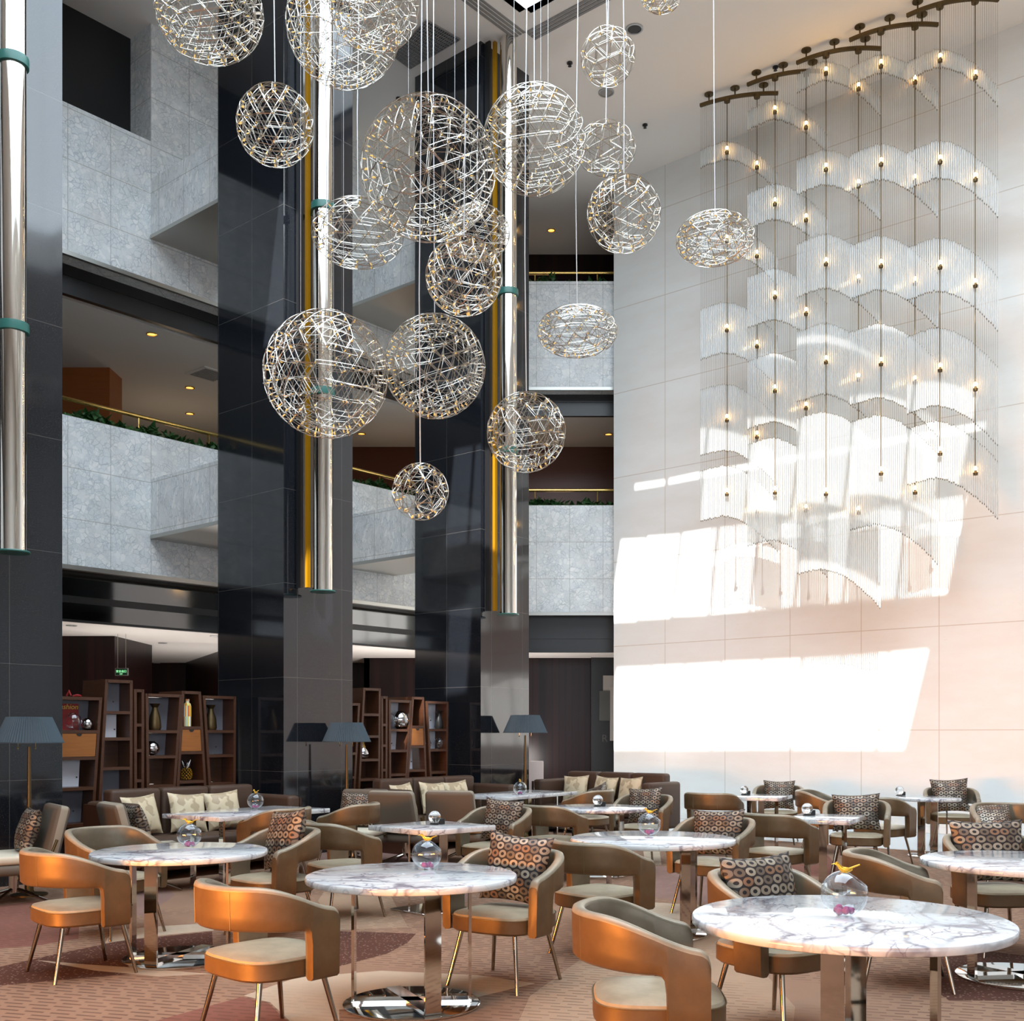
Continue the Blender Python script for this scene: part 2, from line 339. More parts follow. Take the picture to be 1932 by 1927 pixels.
# ------------------------------------------------------------------ mesh helpers
class MB:
    def __init__(s): s.v = []; s.f = []; s.m = []; s.uv = []; s.has_uv = False
    def add(s, vs, fs, m=0, uvs=None):
        b = len(s.v); s.v += [tuple(v) for v in vs]
        for k, f in enumerate(fs):
            s.f.append([b+i for i in f]); s.m.append(m if isinstance(m, int) else m[k])
            s.uv.append(uvs[k] if uvs else None)
        if uvs: s.has_uv = True
        return s
    def box(s, lo, hi, m=0):
        (x0, y0, z0), (x1, y1, z1) = lo, hi
        vs = [(x0, y0, z0), (x1, y0, z0), (x1, y1, z0), (x0, y1, z0), (x0, y0, z1), (x1, y0, z1), (x1, y1, z1), (x0, y1, z1)]
        return s.add(vs, [(3, 2, 1, 0), (4, 5, 6, 7), (0, 1, 5, 4), (1, 2, 6, 5), (2, 3, 7, 6), (3, 0, 4, 7)], m)
    def prism(s, poly, z0, z1, m=0):
        poly = [Vector(p) for p in poly]; n = len(poly)
        ar = sum(poly[i].x*poly[(i+1) % n].y-poly[(i+1) % n].x*poly[i].y for i in range(n))
        if ar < 0: poly.reverse()
        vs = [(p.x, p.y, z0) for p in poly]+[(p.x, p.y, z1) for p in poly]
        fs = [tuple(range(n-1, -1, -1)), tuple(range(n, 2*n))]
        uvs = [[(poly[i].x, poly[i].y) for i in range(n-1, -1, -1)], [(p.x, p.y) for p in poly]]
        for i in range(n):
            j = (i+1) % n; e = (poly[j]-poly[i]).normalized()
            a, b = poly[i].dot(e), poly[j].dot(e)
            fs.append((i, j, n+j, n+i)); uvs.append([(a, z0), (b, z0), (b, z1), (a, z1)])
        return s.add(vs, fs, m, uvs)
    def tube(s, p0, p1, r0, r1=None, n=8, m=0, caps=True):
        p0, p1 = Vector(p0), Vector(p1); r1 = r0 if r1 is None else r1
        d = (p1-p0).normalized(); a = d.orthogonal().normalized(); b = d.cross(a)
        vs = [p0+(a*cos(2*pi*i/n)+b*sin(2*pi*i/n))*r0 for i in range(n)]+[p1+(a*cos(2*pi*i/n)+b*sin(2*pi*i/n))*r1 for i in range(n)]
        fs = [(i, (i+1) % n, n+(i+1) % n, n+i) for i in range(n)]
        if caps: fs += [tuple(range(n-1, -1, -1)), tuple(range(n, 2*n))]
        return s.add(vs, fs, m)
    def path(s, pts, r, n=6, m=0):
        pts = [Vector(p) for p in pts]; rings = []
        prev = None
        for i, p in enumerate(pts):
            d = (pts[min(i+1, len(pts)-1)]-pts[max(i-1, 0)]).normalized()
            a = d.orthogonal().normalized() if prev is None else (prev-d*prev.dot(d)).normalized()
            prev = a; b = d.cross(a)
            rr = r[i] if isinstance(r, (list, tuple)) else r
            rings.append([p+(a*cos(2*pi*k/n)+b*sin(2*pi*k/n))*rr for k in range(n)])
        vs = [v for rg in rings for v in rg]; fs = []
        for i in range(len(pts)-1):
            for k in range(n): fs.append((i*n+k, i*n+(k+1) % n, (i+1)*n+(k+1) % n, (i+1)*n+k))
        fs += [tuple(range(n-1, -1, -1)), tuple(range((len(pts)-1)*n, len(pts)*n))]
        return s.add(vs, fs, m)
    def lathe(s, prof, n=32, m=0, c=(0, 0, 0), cap=True):
        vs = []; fs = []; uvs = []
        for r, z in prof:
            for k in range(n): vs.append((c[0]+r*cos(2*pi*k/n), c[1]+r*sin(2*pi*k/n), c[2]+z))
        L = len(prof)
        for i in range(L-1):
            for k in range(n):
                fs.append((i*n+k, i*n+(k+1) % n, (i+1)*n+(k+1) % n, (i+1)*n+k))
                uvs.append([(k/n, i/(L-1)), ((k+1)/n, i/(L-1)), ((k+1)/n, (i+1)/(L-1)), (k/n, (i+1)/(L-1))])
        if cap:
            if prof[0][0] > 1e-5: fs.append(tuple(range(n-1, -1, -1))); uvs.append([(0, 0)]*n)
            if prof[-1][0] > 1e-5: fs.append(tuple(range((L-1)*n, L*n))); uvs.append([(0, 1)]*n)
        return s.add(vs, fs, m, uvs)
    def rbox(s, lo, hi, r, m=0, seg=3):
        bm = bmesh.new(); bmesh.ops.create_cube(bm, size=1.0)
        for v in bm.verts: v.co = Vector([lo[i]+(v.co[i]+0.5)*(hi[i]-lo[i]) for i in range(3)])
        bmesh.ops.bevel(bm, geom=bm.edges[:]+bm.verts[:], offset=r, segments=seg, profile=0.5, affect='EDGES')
        bm.normal_update()
        bm.verts.index_update()
        vs = [v.co.copy() for v in bm.verts]; fs = [[v.index for v in f.verts] for f in bm.faces]; nr = [f.normal.copy() for f in bm.faces]
        bm.free()
        s.add(vs, fs, [m(n) for n in nr] if callable(m) else m); return s
    def xform(s, mat): s.v = [tuple(mat @ Vector(v)) for v in s.v]; return s
    def mesh(s, name, mats, smooth=True, ang=38):
        me = bpy.data.meshes.new(name); me.from_pydata(s.v, [], s.f)
        for mt in (mats if isinstance(mats, (list, tuple)) else [mats]): me.materials.append(mt)
        me.polygons.foreach_set('material_index', s.m)
        if s.has_uv:
            ul = me.uv_layers.new(name='UVMap'); k = 0; flat = []
            for f, u in zip(s.f, s.uv):
                for i in range(len(f)): flat += (u[i] if u else (0.0, 0.0))
            ul.data.foreach_set('uv', flat)
        me.update()
        if smooth: me.shade_smooth(); me.set_sharp_from_angle(angle=radians(ang))
        return me
    def build(s, name, mats, parent=None, loc=None, smooth=True, ang=38):
        return link(name, s.mesh(name, mats, smooth, ang), parent, loc)

def link(name, data, parent=None, loc=None):
    o = bpy.data.objects.new(name, data); C.objects.link(o)
    if parent is not None: o.parent = parent
    if loc is not None: o.location = loc
    return o
def tag(o, label, cat, group=None):
    o['label'] = label; o['category'] = cat
    if group: o['group'] = group
    return o
def thing(name, label, cat, loc=(0, 0, 0), rz=0.0, group=None):
    o = bpy.data.objects.new(name, None); C.objects.link(o); o.empty_display_size = 0.1
    o.location = loc; o.rotation_euler = (0, 0, rz)
    return tag(o, label, cat, group)
def struct(o, label=None):
    o['kind'] = 'structure'
    if label: o['label'] = label
    return o
def copy_tree(o, parent=None):
    c = o.copy(); C.objects.link(c)
    if parent is not None: c.parent = parent
    for ch in list(o.children): copy_tree(ch, c)
    return c
def V2(p): return Vector((p[0], p[1]))
def strip(p, d, L, n, t):                                         # rectangle from p along d by L, thickened by t along n
    p = V2(p); return [p, p+d*L, p+d*L+n*t, p+n*t]

# ------------------------------------------------------------------ the hall
PF = Vector((-6.2, 15.2))                                        # a point on the balcony front line
PW = Vector((6.38, 17.2))                                        # a point on the right wall
WALL_END = V2(on_plane(1158, 1300, PW, NW))
def fs(s, off=0.0): return PF+U*s+W*off                           # along the facade, off = inwards
S_END = (21.2-PF.y)/U.y
CORNER = fs(S_END)

# floor
def floor_carpet():
    pts = lambda q: [V2(at_z(x, y, 0)) for x, y in q]
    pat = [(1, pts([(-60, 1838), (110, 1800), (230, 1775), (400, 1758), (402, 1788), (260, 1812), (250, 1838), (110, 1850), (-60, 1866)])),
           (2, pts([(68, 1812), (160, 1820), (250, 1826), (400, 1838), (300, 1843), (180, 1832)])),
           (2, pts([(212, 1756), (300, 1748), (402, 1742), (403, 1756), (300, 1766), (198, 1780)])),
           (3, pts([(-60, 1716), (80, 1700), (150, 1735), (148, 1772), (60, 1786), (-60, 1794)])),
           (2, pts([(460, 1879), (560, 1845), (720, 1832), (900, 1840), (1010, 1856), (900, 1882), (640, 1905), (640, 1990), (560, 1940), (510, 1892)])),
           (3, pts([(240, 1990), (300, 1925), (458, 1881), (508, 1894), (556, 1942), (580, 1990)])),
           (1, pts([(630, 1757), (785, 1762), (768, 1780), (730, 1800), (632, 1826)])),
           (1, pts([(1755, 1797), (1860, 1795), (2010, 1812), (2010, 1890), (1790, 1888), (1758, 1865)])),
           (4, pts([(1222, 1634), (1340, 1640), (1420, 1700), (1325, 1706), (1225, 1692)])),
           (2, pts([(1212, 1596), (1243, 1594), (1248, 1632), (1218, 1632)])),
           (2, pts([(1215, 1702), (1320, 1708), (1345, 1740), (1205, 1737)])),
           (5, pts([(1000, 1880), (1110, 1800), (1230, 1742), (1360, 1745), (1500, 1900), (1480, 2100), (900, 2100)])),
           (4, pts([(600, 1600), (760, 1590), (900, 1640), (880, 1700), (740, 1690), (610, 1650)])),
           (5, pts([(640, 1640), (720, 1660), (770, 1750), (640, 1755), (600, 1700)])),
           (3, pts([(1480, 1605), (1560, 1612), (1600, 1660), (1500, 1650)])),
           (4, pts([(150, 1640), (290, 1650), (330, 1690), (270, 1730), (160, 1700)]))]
    outer = [Vector(p) for p in [(-32, -10), (24, -10), (24, 27), (-32, 27)]]
    vs = list(outer); ed = [(i, (i+1) % 4) for i in range(4)]
    for _, h in pat:
        b = len(vs); vs += h; ed += [(b+i, b+(i+1) % len(h)) for i in range(len(h))]
    r = delaunay_2d_cdt(vs, ed, [], 0, 1e-5)
    def inside(p, poly):
        c = False; n = len(poly)
        for i in range(n):
            a, b = poly[i], poly[(i+1) % n]
            if (a.y > p.y) != (b.y > p.y) and p.x < (b.x-a.x)*(p.y-a.y)/(b.y-a.y)+a.x: c = not c
        return c
    fcs, ms = [], []
    for f in r[2]:
        cen = sum((r[0][i] for i in f), Vector((0, 0)))/len(f); k = 0
        for mi, h in pat:
            if inside(cen, h): k = mi
        fcs.append(tuple(f)); ms.append(k)
    m = MB().add([(p.x, p.y, 0) for p in r[0]], fcs, ms)
    m.prism([(-32, -10), (24, -10), (24, 27), (-32, 27)], -0.2, -0.01)
    return m.build('floor', M['carpets'], smooth=False)
struct(floor_carpet(), 'patterned beige and brown carpet')
e0 = V2(WALL_END)+W*1.2
m = MB().prism([e0, e0-W*25, e0-W*25+NW*2.66, e0+NW*2.66], 0.0, 0.006)
struct(m.build('floor_marble', M['marble_floor'], smooth=False), 'pale marble floor strip along the white wall')
# right wall
m = MB().prism(strip(WALL_END, -W, 24, -NW, 0.4), 0, CEIL+1)
struct(m.build('wall_right', M['limestone'], smooth=False), 'tall white stone wall in bands of sun')
m = MB().prism(strip(WALL_END, -W, 24, NW, 0.015), 0.0, 0.11)
struct(m.build('baseboard_right', M['limestone'], smooth=False))
re = V2(WALL_END)-W*24
m = MB().prism([re, (re.x, -9), (re.x+0.3, -9), (re.x+0.3, re.y)], 0, CEIL)
struct(m.build('wall_right_return', M['white'], smooth=False))
m = MB().prism([(-30, -9.3), (24, -9.3), (24, -9), (-30, -9)], 0, CEIL)
struct(m.build('wall_back', M['white'], smooth=False))
m = MB().prism([(-30.3, -9.3), (-30, -9.3), (-30, 26), (-30.3, 26)], 0, CEIL)
struct(m.build('wall_left', M['white'], smooth=False))

# ceiling with a square skylight well, roof sheet above, its holes shaped to cast the sun patches
def holed(name, outer, holes, z, mat):
    vs = [Vector(p) for p in outer]; ed = [(i, (i+1) % len(vs)) for i in range(len(vs))]
    for h in holes:
        b = len(vs); vs += [Vector(p) for p in h]; ed += [(b+i, b+(i+1) % len(h)) for i in range(len(h))]
    r = delaunay_2d_cdt([Vector((v.x, v.y)) for v in vs], ed, [], 0, 1e-5)
    def inside(p, poly):
        c = False; n = len(poly)
        for i in range(n):
            a, b = poly[i], poly[(i+1) % n]
            if (a[1] > p.y) != (b[1] > p.y) and p.x < (b[0]-a[0])*(p.y-a[1])/(b[1]-a[1])+a[0]: c = not c
        return c
    mb = MB(); fcs = []
    for f in r[2]:
        cen = sum((r[0][i] for i in f), Vector((0, 0)))/len(f)
        if inside(cen, outer) and not any(inside(cen, h) for h in holes): fcs.append(tuple(f))
    mb.add([(p.x, p.y, z) for p in r[0]], fcs)
    return mb.build(name, mat, smooth=False)
K = Vector((0.2, 15.87)); SK = 12.0
well = [K, K-W*SK, K-W*SK-U*14.0, K-U*14.0]
struct(holed('ceiling', [(-32, -10), (24, -10), (24, 27), (-32, 27)], [well], CEIL, M['ceil']), 'pale painted ceiling')
for k in range(4):
    a, b = well[k], well[(k+1) % 4]; d = (b-a).normalized(); n = Vector((d.y, -d.x))
    mid = (a+b)/2; cen = sum(well, Vector((0, 0)))/4
    if n.dot(mid-cen) < 0: n = -n
    struct(MB().prism(strip(a, d, (b-a).length, n, 0.12), CEIL, 13.0).build('ceiling_well_side', M['white'], smooth=False))
def roof_pt(P):                                                  # follow the sun back from a lit point to the roof sheet
    P = Vector(P); t = (13.0-P.z)/(-SUN.z); q = P-SUN*t
    return (q.x, q.y)
sun_holes = []  # holes in the unseen sheet, traced back from the wanted sun patches
for q in [  # lit quads on the right wall, upper band then lower band then the slit
    [(1172, 1019), (1217, 1017), (1202, 1171), (1150, 1174)], [(1221, 1013), (1282, 1009), (1265, 1165), (1206, 1168)],
    [(1288, 1007), (1352, 997), (1335, 1159), (1271, 1162)], [(1358, 996), (1430, 988), (1412, 1152), (1341, 1158)],
    [(1437, 987), (1515, 977), (1495, 1144), (1418, 1151)], [(1522, 976), (1607, 966), (1587, 1136), (1502, 1143)],
    [(1614, 965), (1708, 952), (1688, 1128), (1594, 1135)], [(1716, 951), (1824, 936), (1786, 1119), (1696, 1127)],
    [(1164, 1262), (1227, 1259), (1210, 1413), (1140, 1413)], [(1231, 1258), (1290, 1256), (1271, 1413), (1214, 1413)],
    [(1294, 1256), (1358, 1252), (1340, 1413), (1276, 1413)], [(1363, 1251), (1434, 1248), (1416, 1412), (1346, 1413)],
    [(1439, 1248), (1510, 1245), (1489, 1412), (1421, 1412)], [(1515, 1244), (1588, 1240), (1568, 1412), (1497, 1412)],
    [(1592, 1240), (1674, 1234), (1649, 1412), (1573, 1412)], [(1680, 1233), (1750, 1227), (1705, 1412), (1659, 1412)],
    [(1198, 914), (1254, 906), (1254, 915), (1198, 924)], [(1262, 904), (1318, 892), (1320, 902), (1262, 913)],
    [(1326, 891), (1860, 797), (1860, 808), (1326, 901)]]:
    sun_holes.append([roof_pt(on_plane(x, y, PW, NW)) for x, y in q])
COLS = [Vector((-5.53, 10.74)), Vector((-2.895, 13.84)), Vector((-0.475, 16.6))]
for cn, q in [(2, [(858, 848), (892, 841), (880, 1026), (840, 1032)]), (2, [(898, 840), (930, 834), (930, 1018), (886, 1025)]),
              (2, [(847, 1150), (890, 1143), (880, 1305), (841, 1312)]), (1, [(528, 365), (548, 362), (548, 640), (497, 655)])]:
    sun_holes.append([roof_pt(on_plane(x, y, COLS[cn], U)) for x, y in q])
for q in [[(660, 1095), (720, 1093), (720, 1160), (660, 1160)], [(726, 1093), (800, 1091), (800, 1160), (726, 1160)]]:
    sun_holes.append([roof_pt(on_plane(x, y, PF, NF)) for x, y in q])
for q in [[(684, 1302), (721, 1302), (719, 1392), (680, 1388)], [(733, 1324), (776, 1322), (771, 1416), (733, 1412)], [(805, 1326), (842, 1326), (840, 1412), (809, 1414)], [(776, 1412), (806, 1416), (806, 1452), (770, 1452)]]:
    sun_holes.append([roof_pt(on_plane(x, y, Vector((-0.98, 16.7))+W*0.22, NF)) for x, y in q])
cen = sum(well, Vector((0, 0)))/4
big = [cen+(p-cen)*1.25 for p in well]
struct(holed('roof_sun_mask', [(p.x, p.y) for p in big], sun_holes, 13.0, M['white']), 'white sheet over the skylight, holes cut to cast the sun patches')

# columns
for i, p in enumerate(COLS):
    m = MB().prism([p, p+W*1.42, p+W*1.42+U*1.15, p+U*1.15], 0, CEIL)
    o = struct(m.build('pillar_%d' % (i+1), M['granite'], smooth=False), 'black polished granite column')

# balcony fronts
L0 = -28.0; LEN = S_END-L0
def front(name, z0, z1, off, th, mat, s0=L0, s1=None, label=None, bay3=True, mat3=None):
    s1 = S_END+0.0 if s1 is None else s1
    m = MB().prism(strip(fs(s0, off), U, s1-s0, W, th), z0, z1)
    struct(m.build(name, mat, smooth=False), label)
    if bay3:
        x0 = CORNER.x-off*1.2
        m = MB().prism([(x0, 21.2+off), (2.8, 21.2+off), (2.8, 21.2+off+th), (x0, 21.2+off+th)], z0, z1)
        struct(m.build(name, mat3 or mat, smooth=False), label)
for z0, z1, zc in ((3.92, 6.0, 3.2), (8.29, 10.35, 7.87)):
    front('wall_balcony', z0, z1, 0.0, 0.25, M['breccia'], label='grey white marble balcony front')
    front('trim_balcony', z0-0.06, z0, -0.025, 0.06, M['steel_trim'])
    front('ceiling_soffit', z0-0.02, z0, 0.035, 0.40, M['breccia'] if z0 > 8 else M['soffit_grey'])
    front('trim_fascia', zc, z0-0.02, 0.38, 0.06, M['black'] if z0 > 8 else M['soffit_dark'], mat3=M['black'])
    front('trim_fascia_edge', zc-0.03, zc, 0.36, 0.09, M['black'])
    front('trim_fascia_joint', zc+0.24, zc+0.34, 0.365, 0.03, M['black'])
front('wall_planter', 4.6, 6.10, 0.62, 0.10, M['breccia'])
front('wall_upper', 10.35, CEIL, 0.0, 0.56, M['breccia'], s0=1.30, bay3=False, label='grey marble wall of the top storey')
front('wall_upper_recess', 8.4, CEIL, 0.56, 0.1, M['black'], s1=1.30, bay3=False)
m = MB().prism([(CORNER.x-0.7, 21.2+0.62), (2.8, 21.82), (2.8, 21.92), (CORNER.x-0.7, 21.92)], 8.9, 10.42)
struct(m.build('wall_planter', M['breccia'], smooth=False))
for s in (1.30, 4.97):
    for z0, z1 in ((4.45, 5.34), (8.90, 9.79)):
        m = MB().prism(strip(fs(s), U, 1.28, NF, 1.97), z0+0.05, z1)
        struct(m.build('beam_balcony', M['breccia_beam'], smooth=False), 'marble clad beam between balcony and column')
        m = MB().prism(strip(fs(s-0.012), U, 1.30, NF, 1.97), z0, z0+0.055)
        struct(m.build('trim_beam', M['steel_trim'], smooth=False))
# storeys behind the balconies
def deck(name, z0, z1, off, mat):
    c = fs(S_END, off)
    m = MB().prism([fs(L0, off), (CORNER.x-off*1.15, 21.2+off), (2.8, 21.2+off), (2.8, 26), (-32, 26)], z0, z1)
    return struct(m.build(name, mat, smooth=False))
deck('ceiling_lounge', 3.2, 3.3, 0.44, M['white'])
deck('floor_upper', 4.5, 4.6, 0.44, M['soffit_grey'])
deck('ceiling_gallery', 7.87, 7.97, 0.44, M['ceil'])
deck('floor_gallery', 8.75, 8.85, 0.7, M['soffit_grey'])
def wall(name, a, b, z0, z1, mat, th=0.12):
    a, b = V2(a), V2(b); d = (b-a).normalized(); n = Vector((-d.y, d.x))
    return struct(MB().prism(strip(a, d, (b-a).length, n, th), z0, z1).build(name, mat, smooth=False))
wall('wall_lounge', (-3.2, 23.6), (2.8, 23.6), 0, 3.2, M['slats'])
wall('wall_lounge_far', (-30, 25.2), (-3.2, 25.2), 0, 3.2, M['slats'])
wall('wall_lounge_side', (-3.2, 25.2), (-3.2, 23.6), 0, 3.2, M['slats'])
wall('wall_lounge_end', (2.7, 21.5), (2.7, 25.9), 0, CEIL, M['slats'])
struct(MB().prism([(-8.6, 18.3), (-6.66, 18.3), (-6.66, 20.2), (-8.6, 20.2)], 0, 3.2).build('wall_lounge_pier', M['slats'], smooth=False))
wall('wall_lounge_right', (-7.5, 25.1), (-4.95, 19.9), 0, 3.2, M['slats'])
wall('wall_gallery', (-30, 24), (2.8, 24), 4.6, 7.87, M['reddark'])
wall('wall_gallery_top', (-30, 24), (2.8, 24), 8.85, CEIL, M['slats'])
struct(MB().prism([(-9.4, 18.8), (-6.93, 18.8), (-6.93, 19.4), (-9.4, 19.4)], 4.6, 7.87).build('wall_gallery_pier', M['orangewood'], smooth=False))
wall('wall_lounge_glass', (1.70, 23.45), (2.7, 23.45), 0, 3.2, M['black'], 0.06)

# point lights for the storeys behind; the lounge ones are added ceiling fill
point('lounge_fill', (-5.9, 17.3, 1.2), 170, (1.0, 0.95, 0.9), 0.4)
point('lounge_fill', (-2.2, 20.9, 1.0), 330, (1.0, 0.95, 0.9), 0.3)
point('lounge_fill', (0.3, 22.4, 1.0), 130, (1.0, 0.95, 0.9), 0.3)
point('lounge_fill', (-5.6, 21.0, 1.0), 260, (1.0, 0.95, 0.9), 0.4)
point('gallery_lamp', (-6.5, 21.0, 6.2), 22, (1.0, 0.75, 0.5), 0.3)
point('gallery_lamp', (-2.4, 22.6, 6.2), 14, (1.0, 0.7, 0.45), 0.3)
point('gallery_lamp', (1.0, 23.0, 6.4), 8, (1.0, 0.7, 0.45), 0.3)
point('gallery_lamp', (0.6, 23.0, 10.6), 8, (1.0, 0.75, 0.55), 0.3)

# ceiling slots and fittings
S0 = V2(at_z(991, 60, CEIL))
for d in (-U, -W):
    n = Vector((-d.y, d.x)); n = n if n.dot(K-S0) < 0 else -n
    for k in range(4):
        struct(MB().prism(strip(S0+n*(k*0.065), d, 10.0, n, 0.04), CEIL-0.012, CEIL).build('trim_slot', M['grille'], smooth=False))
g = [V2(at_z(x, y, CEIL)) for x, y in ((741, 103), (805, 36), (868, 72), (774, 127))]
gv = thing('ceiling_vent', 'dark square grid air vent in the ceiling by the black column', 'vent', (0, 0, 0))
m = MB(); gc = sum(g, Vector((0, 0)))/4; a0 = g[0]; e1 = g[1]-g[0]; e2 = g[3]-g[0]; e3 = g[2]-g[1]
m.prism(g, CEIL-0.01, CEIL-0.004); m.build('backing', M['downdark'], gv, smooth=False)
m = MB(); N = 16
for i in range(N+1):
    f = i/N
    p, q = g[0].lerp(g[1], f), g[3].lerp(g[2], f); m.tube((*p, CEIL-0.02), (*q, CEIL-0.02), 0.010, n=4)
    p, q = g[0].lerp(g[3], f), g[1].lerp(g[2], f); m.tube((*p, CEIL-0.02), (*q, CEIL-0.02), 0.010, n=4)
m.build('grid', M['grille'], gv, smooth=False)
def downlight(px, py, z, r, mat, label, group=None, cat='downlight', name='downlight'):
    p = at_z(px, py, z); t = thing(name, label, cat, p, 0, group)
    MB().lathe([(r, 0), (r, -0.012), (r*0.8, -0.015), (r*0.78, -0.002)], 24, cap=False).build('ring', M['downlight'] if mat != 'downglow' else M['brass'], t)
    MB().lathe([(0.0, -0.004), (r*0.79, -0.004)], 24, cap=False).build('diffuser', M[mat], t)
downlight(1197, 54, CEIL, 0.13, 'downdark', 'large round recessed light in the ceiling near the highest small sphere')
downlight(1144, 174, CEIL, 0.13, 'panel_grey', 'flat round grey speaker cover in the ceiling', cat='speaker', name='ceiling_speaker')
for x, y, w_ in ((1075, 118, 'just left of the egg shaped wire sphere'), (1217, 235, 'beside the bare stretch of ceiling over the white wall'), (752, 185, 'above the largest wire sphere'), (1463, 126, 'beside the bronze chandelier bars')):
    p = at_z(x, y, CEIL); o = thing('sprinkler', 'small black ceiling sprinkler '+w_, 'sprinkler', p)
    MB().lathe([(0.045, 0), (0.045, -0.02), (0.02, -0.03), (0.02, -0.055), (0.03, -0.06), (0.0, -0.062)], 14).build('head', M['black'], o)
for x, y, z, w_ in ((286, 630, 7.87, 'nearest in the second floor gallery, behind the left balcony'), (358, 731, 7.87, 'midway down the second floor gallery, by the square vent'), (358, 780, 7.87, 'above the brass rail beside the second column'), (209, 742, 7.87, 'beside the orange wood pier'), (682, 818, 7.87, 'between the second and third columns'), (1148, 819, 7.87, 'in the second floor gallery by the white wall'), (1040, 434, CEIL, 'on the top floor behind the balcony by the white wall')):
    downlight(x, y, z, 0.085, 'downglow', 'amber recessed downlight '+w_)
for x, y, w_ in ((135, 1180, 'at the left edge of the lounge ceiling'), (307, 1213, 'in the middle of the lounge ceiling'), (405, 1200, 'beside the second column'), (296, 1251, 'deepest in the lounge ceiling')):
    downlight(x, y, 3.2, 0.08, 'downwhite', 'white recessed downlight '+w_)
p = at_z(395, 706, 7.87); t = thing('ceiling_vent', 'square louvred vent in the second floor gallery ceiling', 'vent', p, atan2(U.y, U.x))
m = MB()
m.box((-0.3, -0.3, -0.015), (0.3, 0.3, 0)); m.build('frame', M['white'], t, smooth=False)
m = MB()
for k in range(9): m.box((-0.24, -0.24+k*0.055, -0.024), (0.24, -0.215+k*0.055, -0.015))
m.build('louvre', M['grille'], t, smooth=False)

# handrails
def rail(a, b, z, label, step=1.25, ph=0.5):
    a, b = V2(a), V2(b); L = (b-a).length; d = (b-a)/L
    t = thing('handrail', label, 'handrail', (a.x, a.y, z))
    m = MB().tube((0, 0, 0), (d.x*L, d.y*L, 0), 0.032, n=12); m.build('top_bar', M['brass'], t)
    k = ph
    while k < L:
        MB().tube((d.x*k, d.y*k, -0.36), (d.x*k, d.y*k, -0.02), 0.014, n=8).build('post', M['brass'], t); k += step
rail(fs(-9, 0.67), fs(S_END-0.3, 0.67), 6.44, 'long brass handrail above the planter on the left second floor balcony')
rail((CORNER.x-0.4, 21.87), (2.6, 21.87), 6.44, 'brass handrail on the second floor balcony beside the white wall', ph=1.95)
rail((CORNER.x-0.4, 21.87), (2.6, 21.87), 10.79, 'brass handrail on the top balcony beside the white wall', ph=1.95)
# planting
def leaf_mesh(L, w):
    return [(0, 0, 0), (w, L*0.35, 0.012), (0, L, -0.01), (-w, L*0.35, 0.012), (0, L*0.4, 0.03)], [(0, 1, 4), (1, 2, 4), (2, 3, 4), (3, 0, 4)]
def hedge(a, b, z, label, n):
    a, b = V2(a), V2(b); rnd = random.Random(int(z*10)+n); m = MB()
    for i in range(n):
        p = a.lerp(b, rnd.random()); L = rnd.uniform(0.09, 0.2)
        vs, f = leaf_mesh(L, L*0.3)
        clump = 0.6+0.55*sin(p.x*5.1+1.3)*sin(p.x*2.3+p.y)
        g = lambda: max(-0.1, min(0.1, rnd.gauss(0, 0.06)))
        mt = Matrix.Translation((p.x+g(), p.y+g(), z+rnd.uniform(-0.06, 0.16)*clump)) @ Matrix.Rotation(rnd.uniform(0, 6.28), 4, 'Z') @ Matrix.Rotation(rnd.uniform(-0.5, 1.2), 4, 'X')
        m.add([mt @ Vector(v) for v in vs], f)
    o = m.build('planter_foliage', M['leaf'], smooth=False); tag(o, label, 'plants'); o['kind'] = 'stuff'
hedge(fs(-4, 0.40), fs(S_END-0.2, 0.40), 6.0, 'low green plants filling the planter of the left second floor balcony', 3000)
hedge((CORNER.x, 21.6), (2.3, 21.6), 6.0, 'low green plants in the second floor planter beside the white wall', 900)
hedge((CORNER.x, 21.6), (2.3, 21.6), 10.36, 'dark green plants in the top floor planter beside the white wall', 700)
for z in (5.9, 10.3):
    struct(MB().prism([(CORNER.x-0.3, 21.44), (2.8, 21.44), (2.8, 21.84), (CORNER.x-0.6, 21.84)], z-0.05, z).build('trim_planter_bed', M['soil'], smooth=False))
struct(MB().prism(strip(fs(L0, 0.25), U, LEN-0.2, W, 0.38), 5.85, 5.9).build('trim_planter_bed', M['soil'], smooth=False))

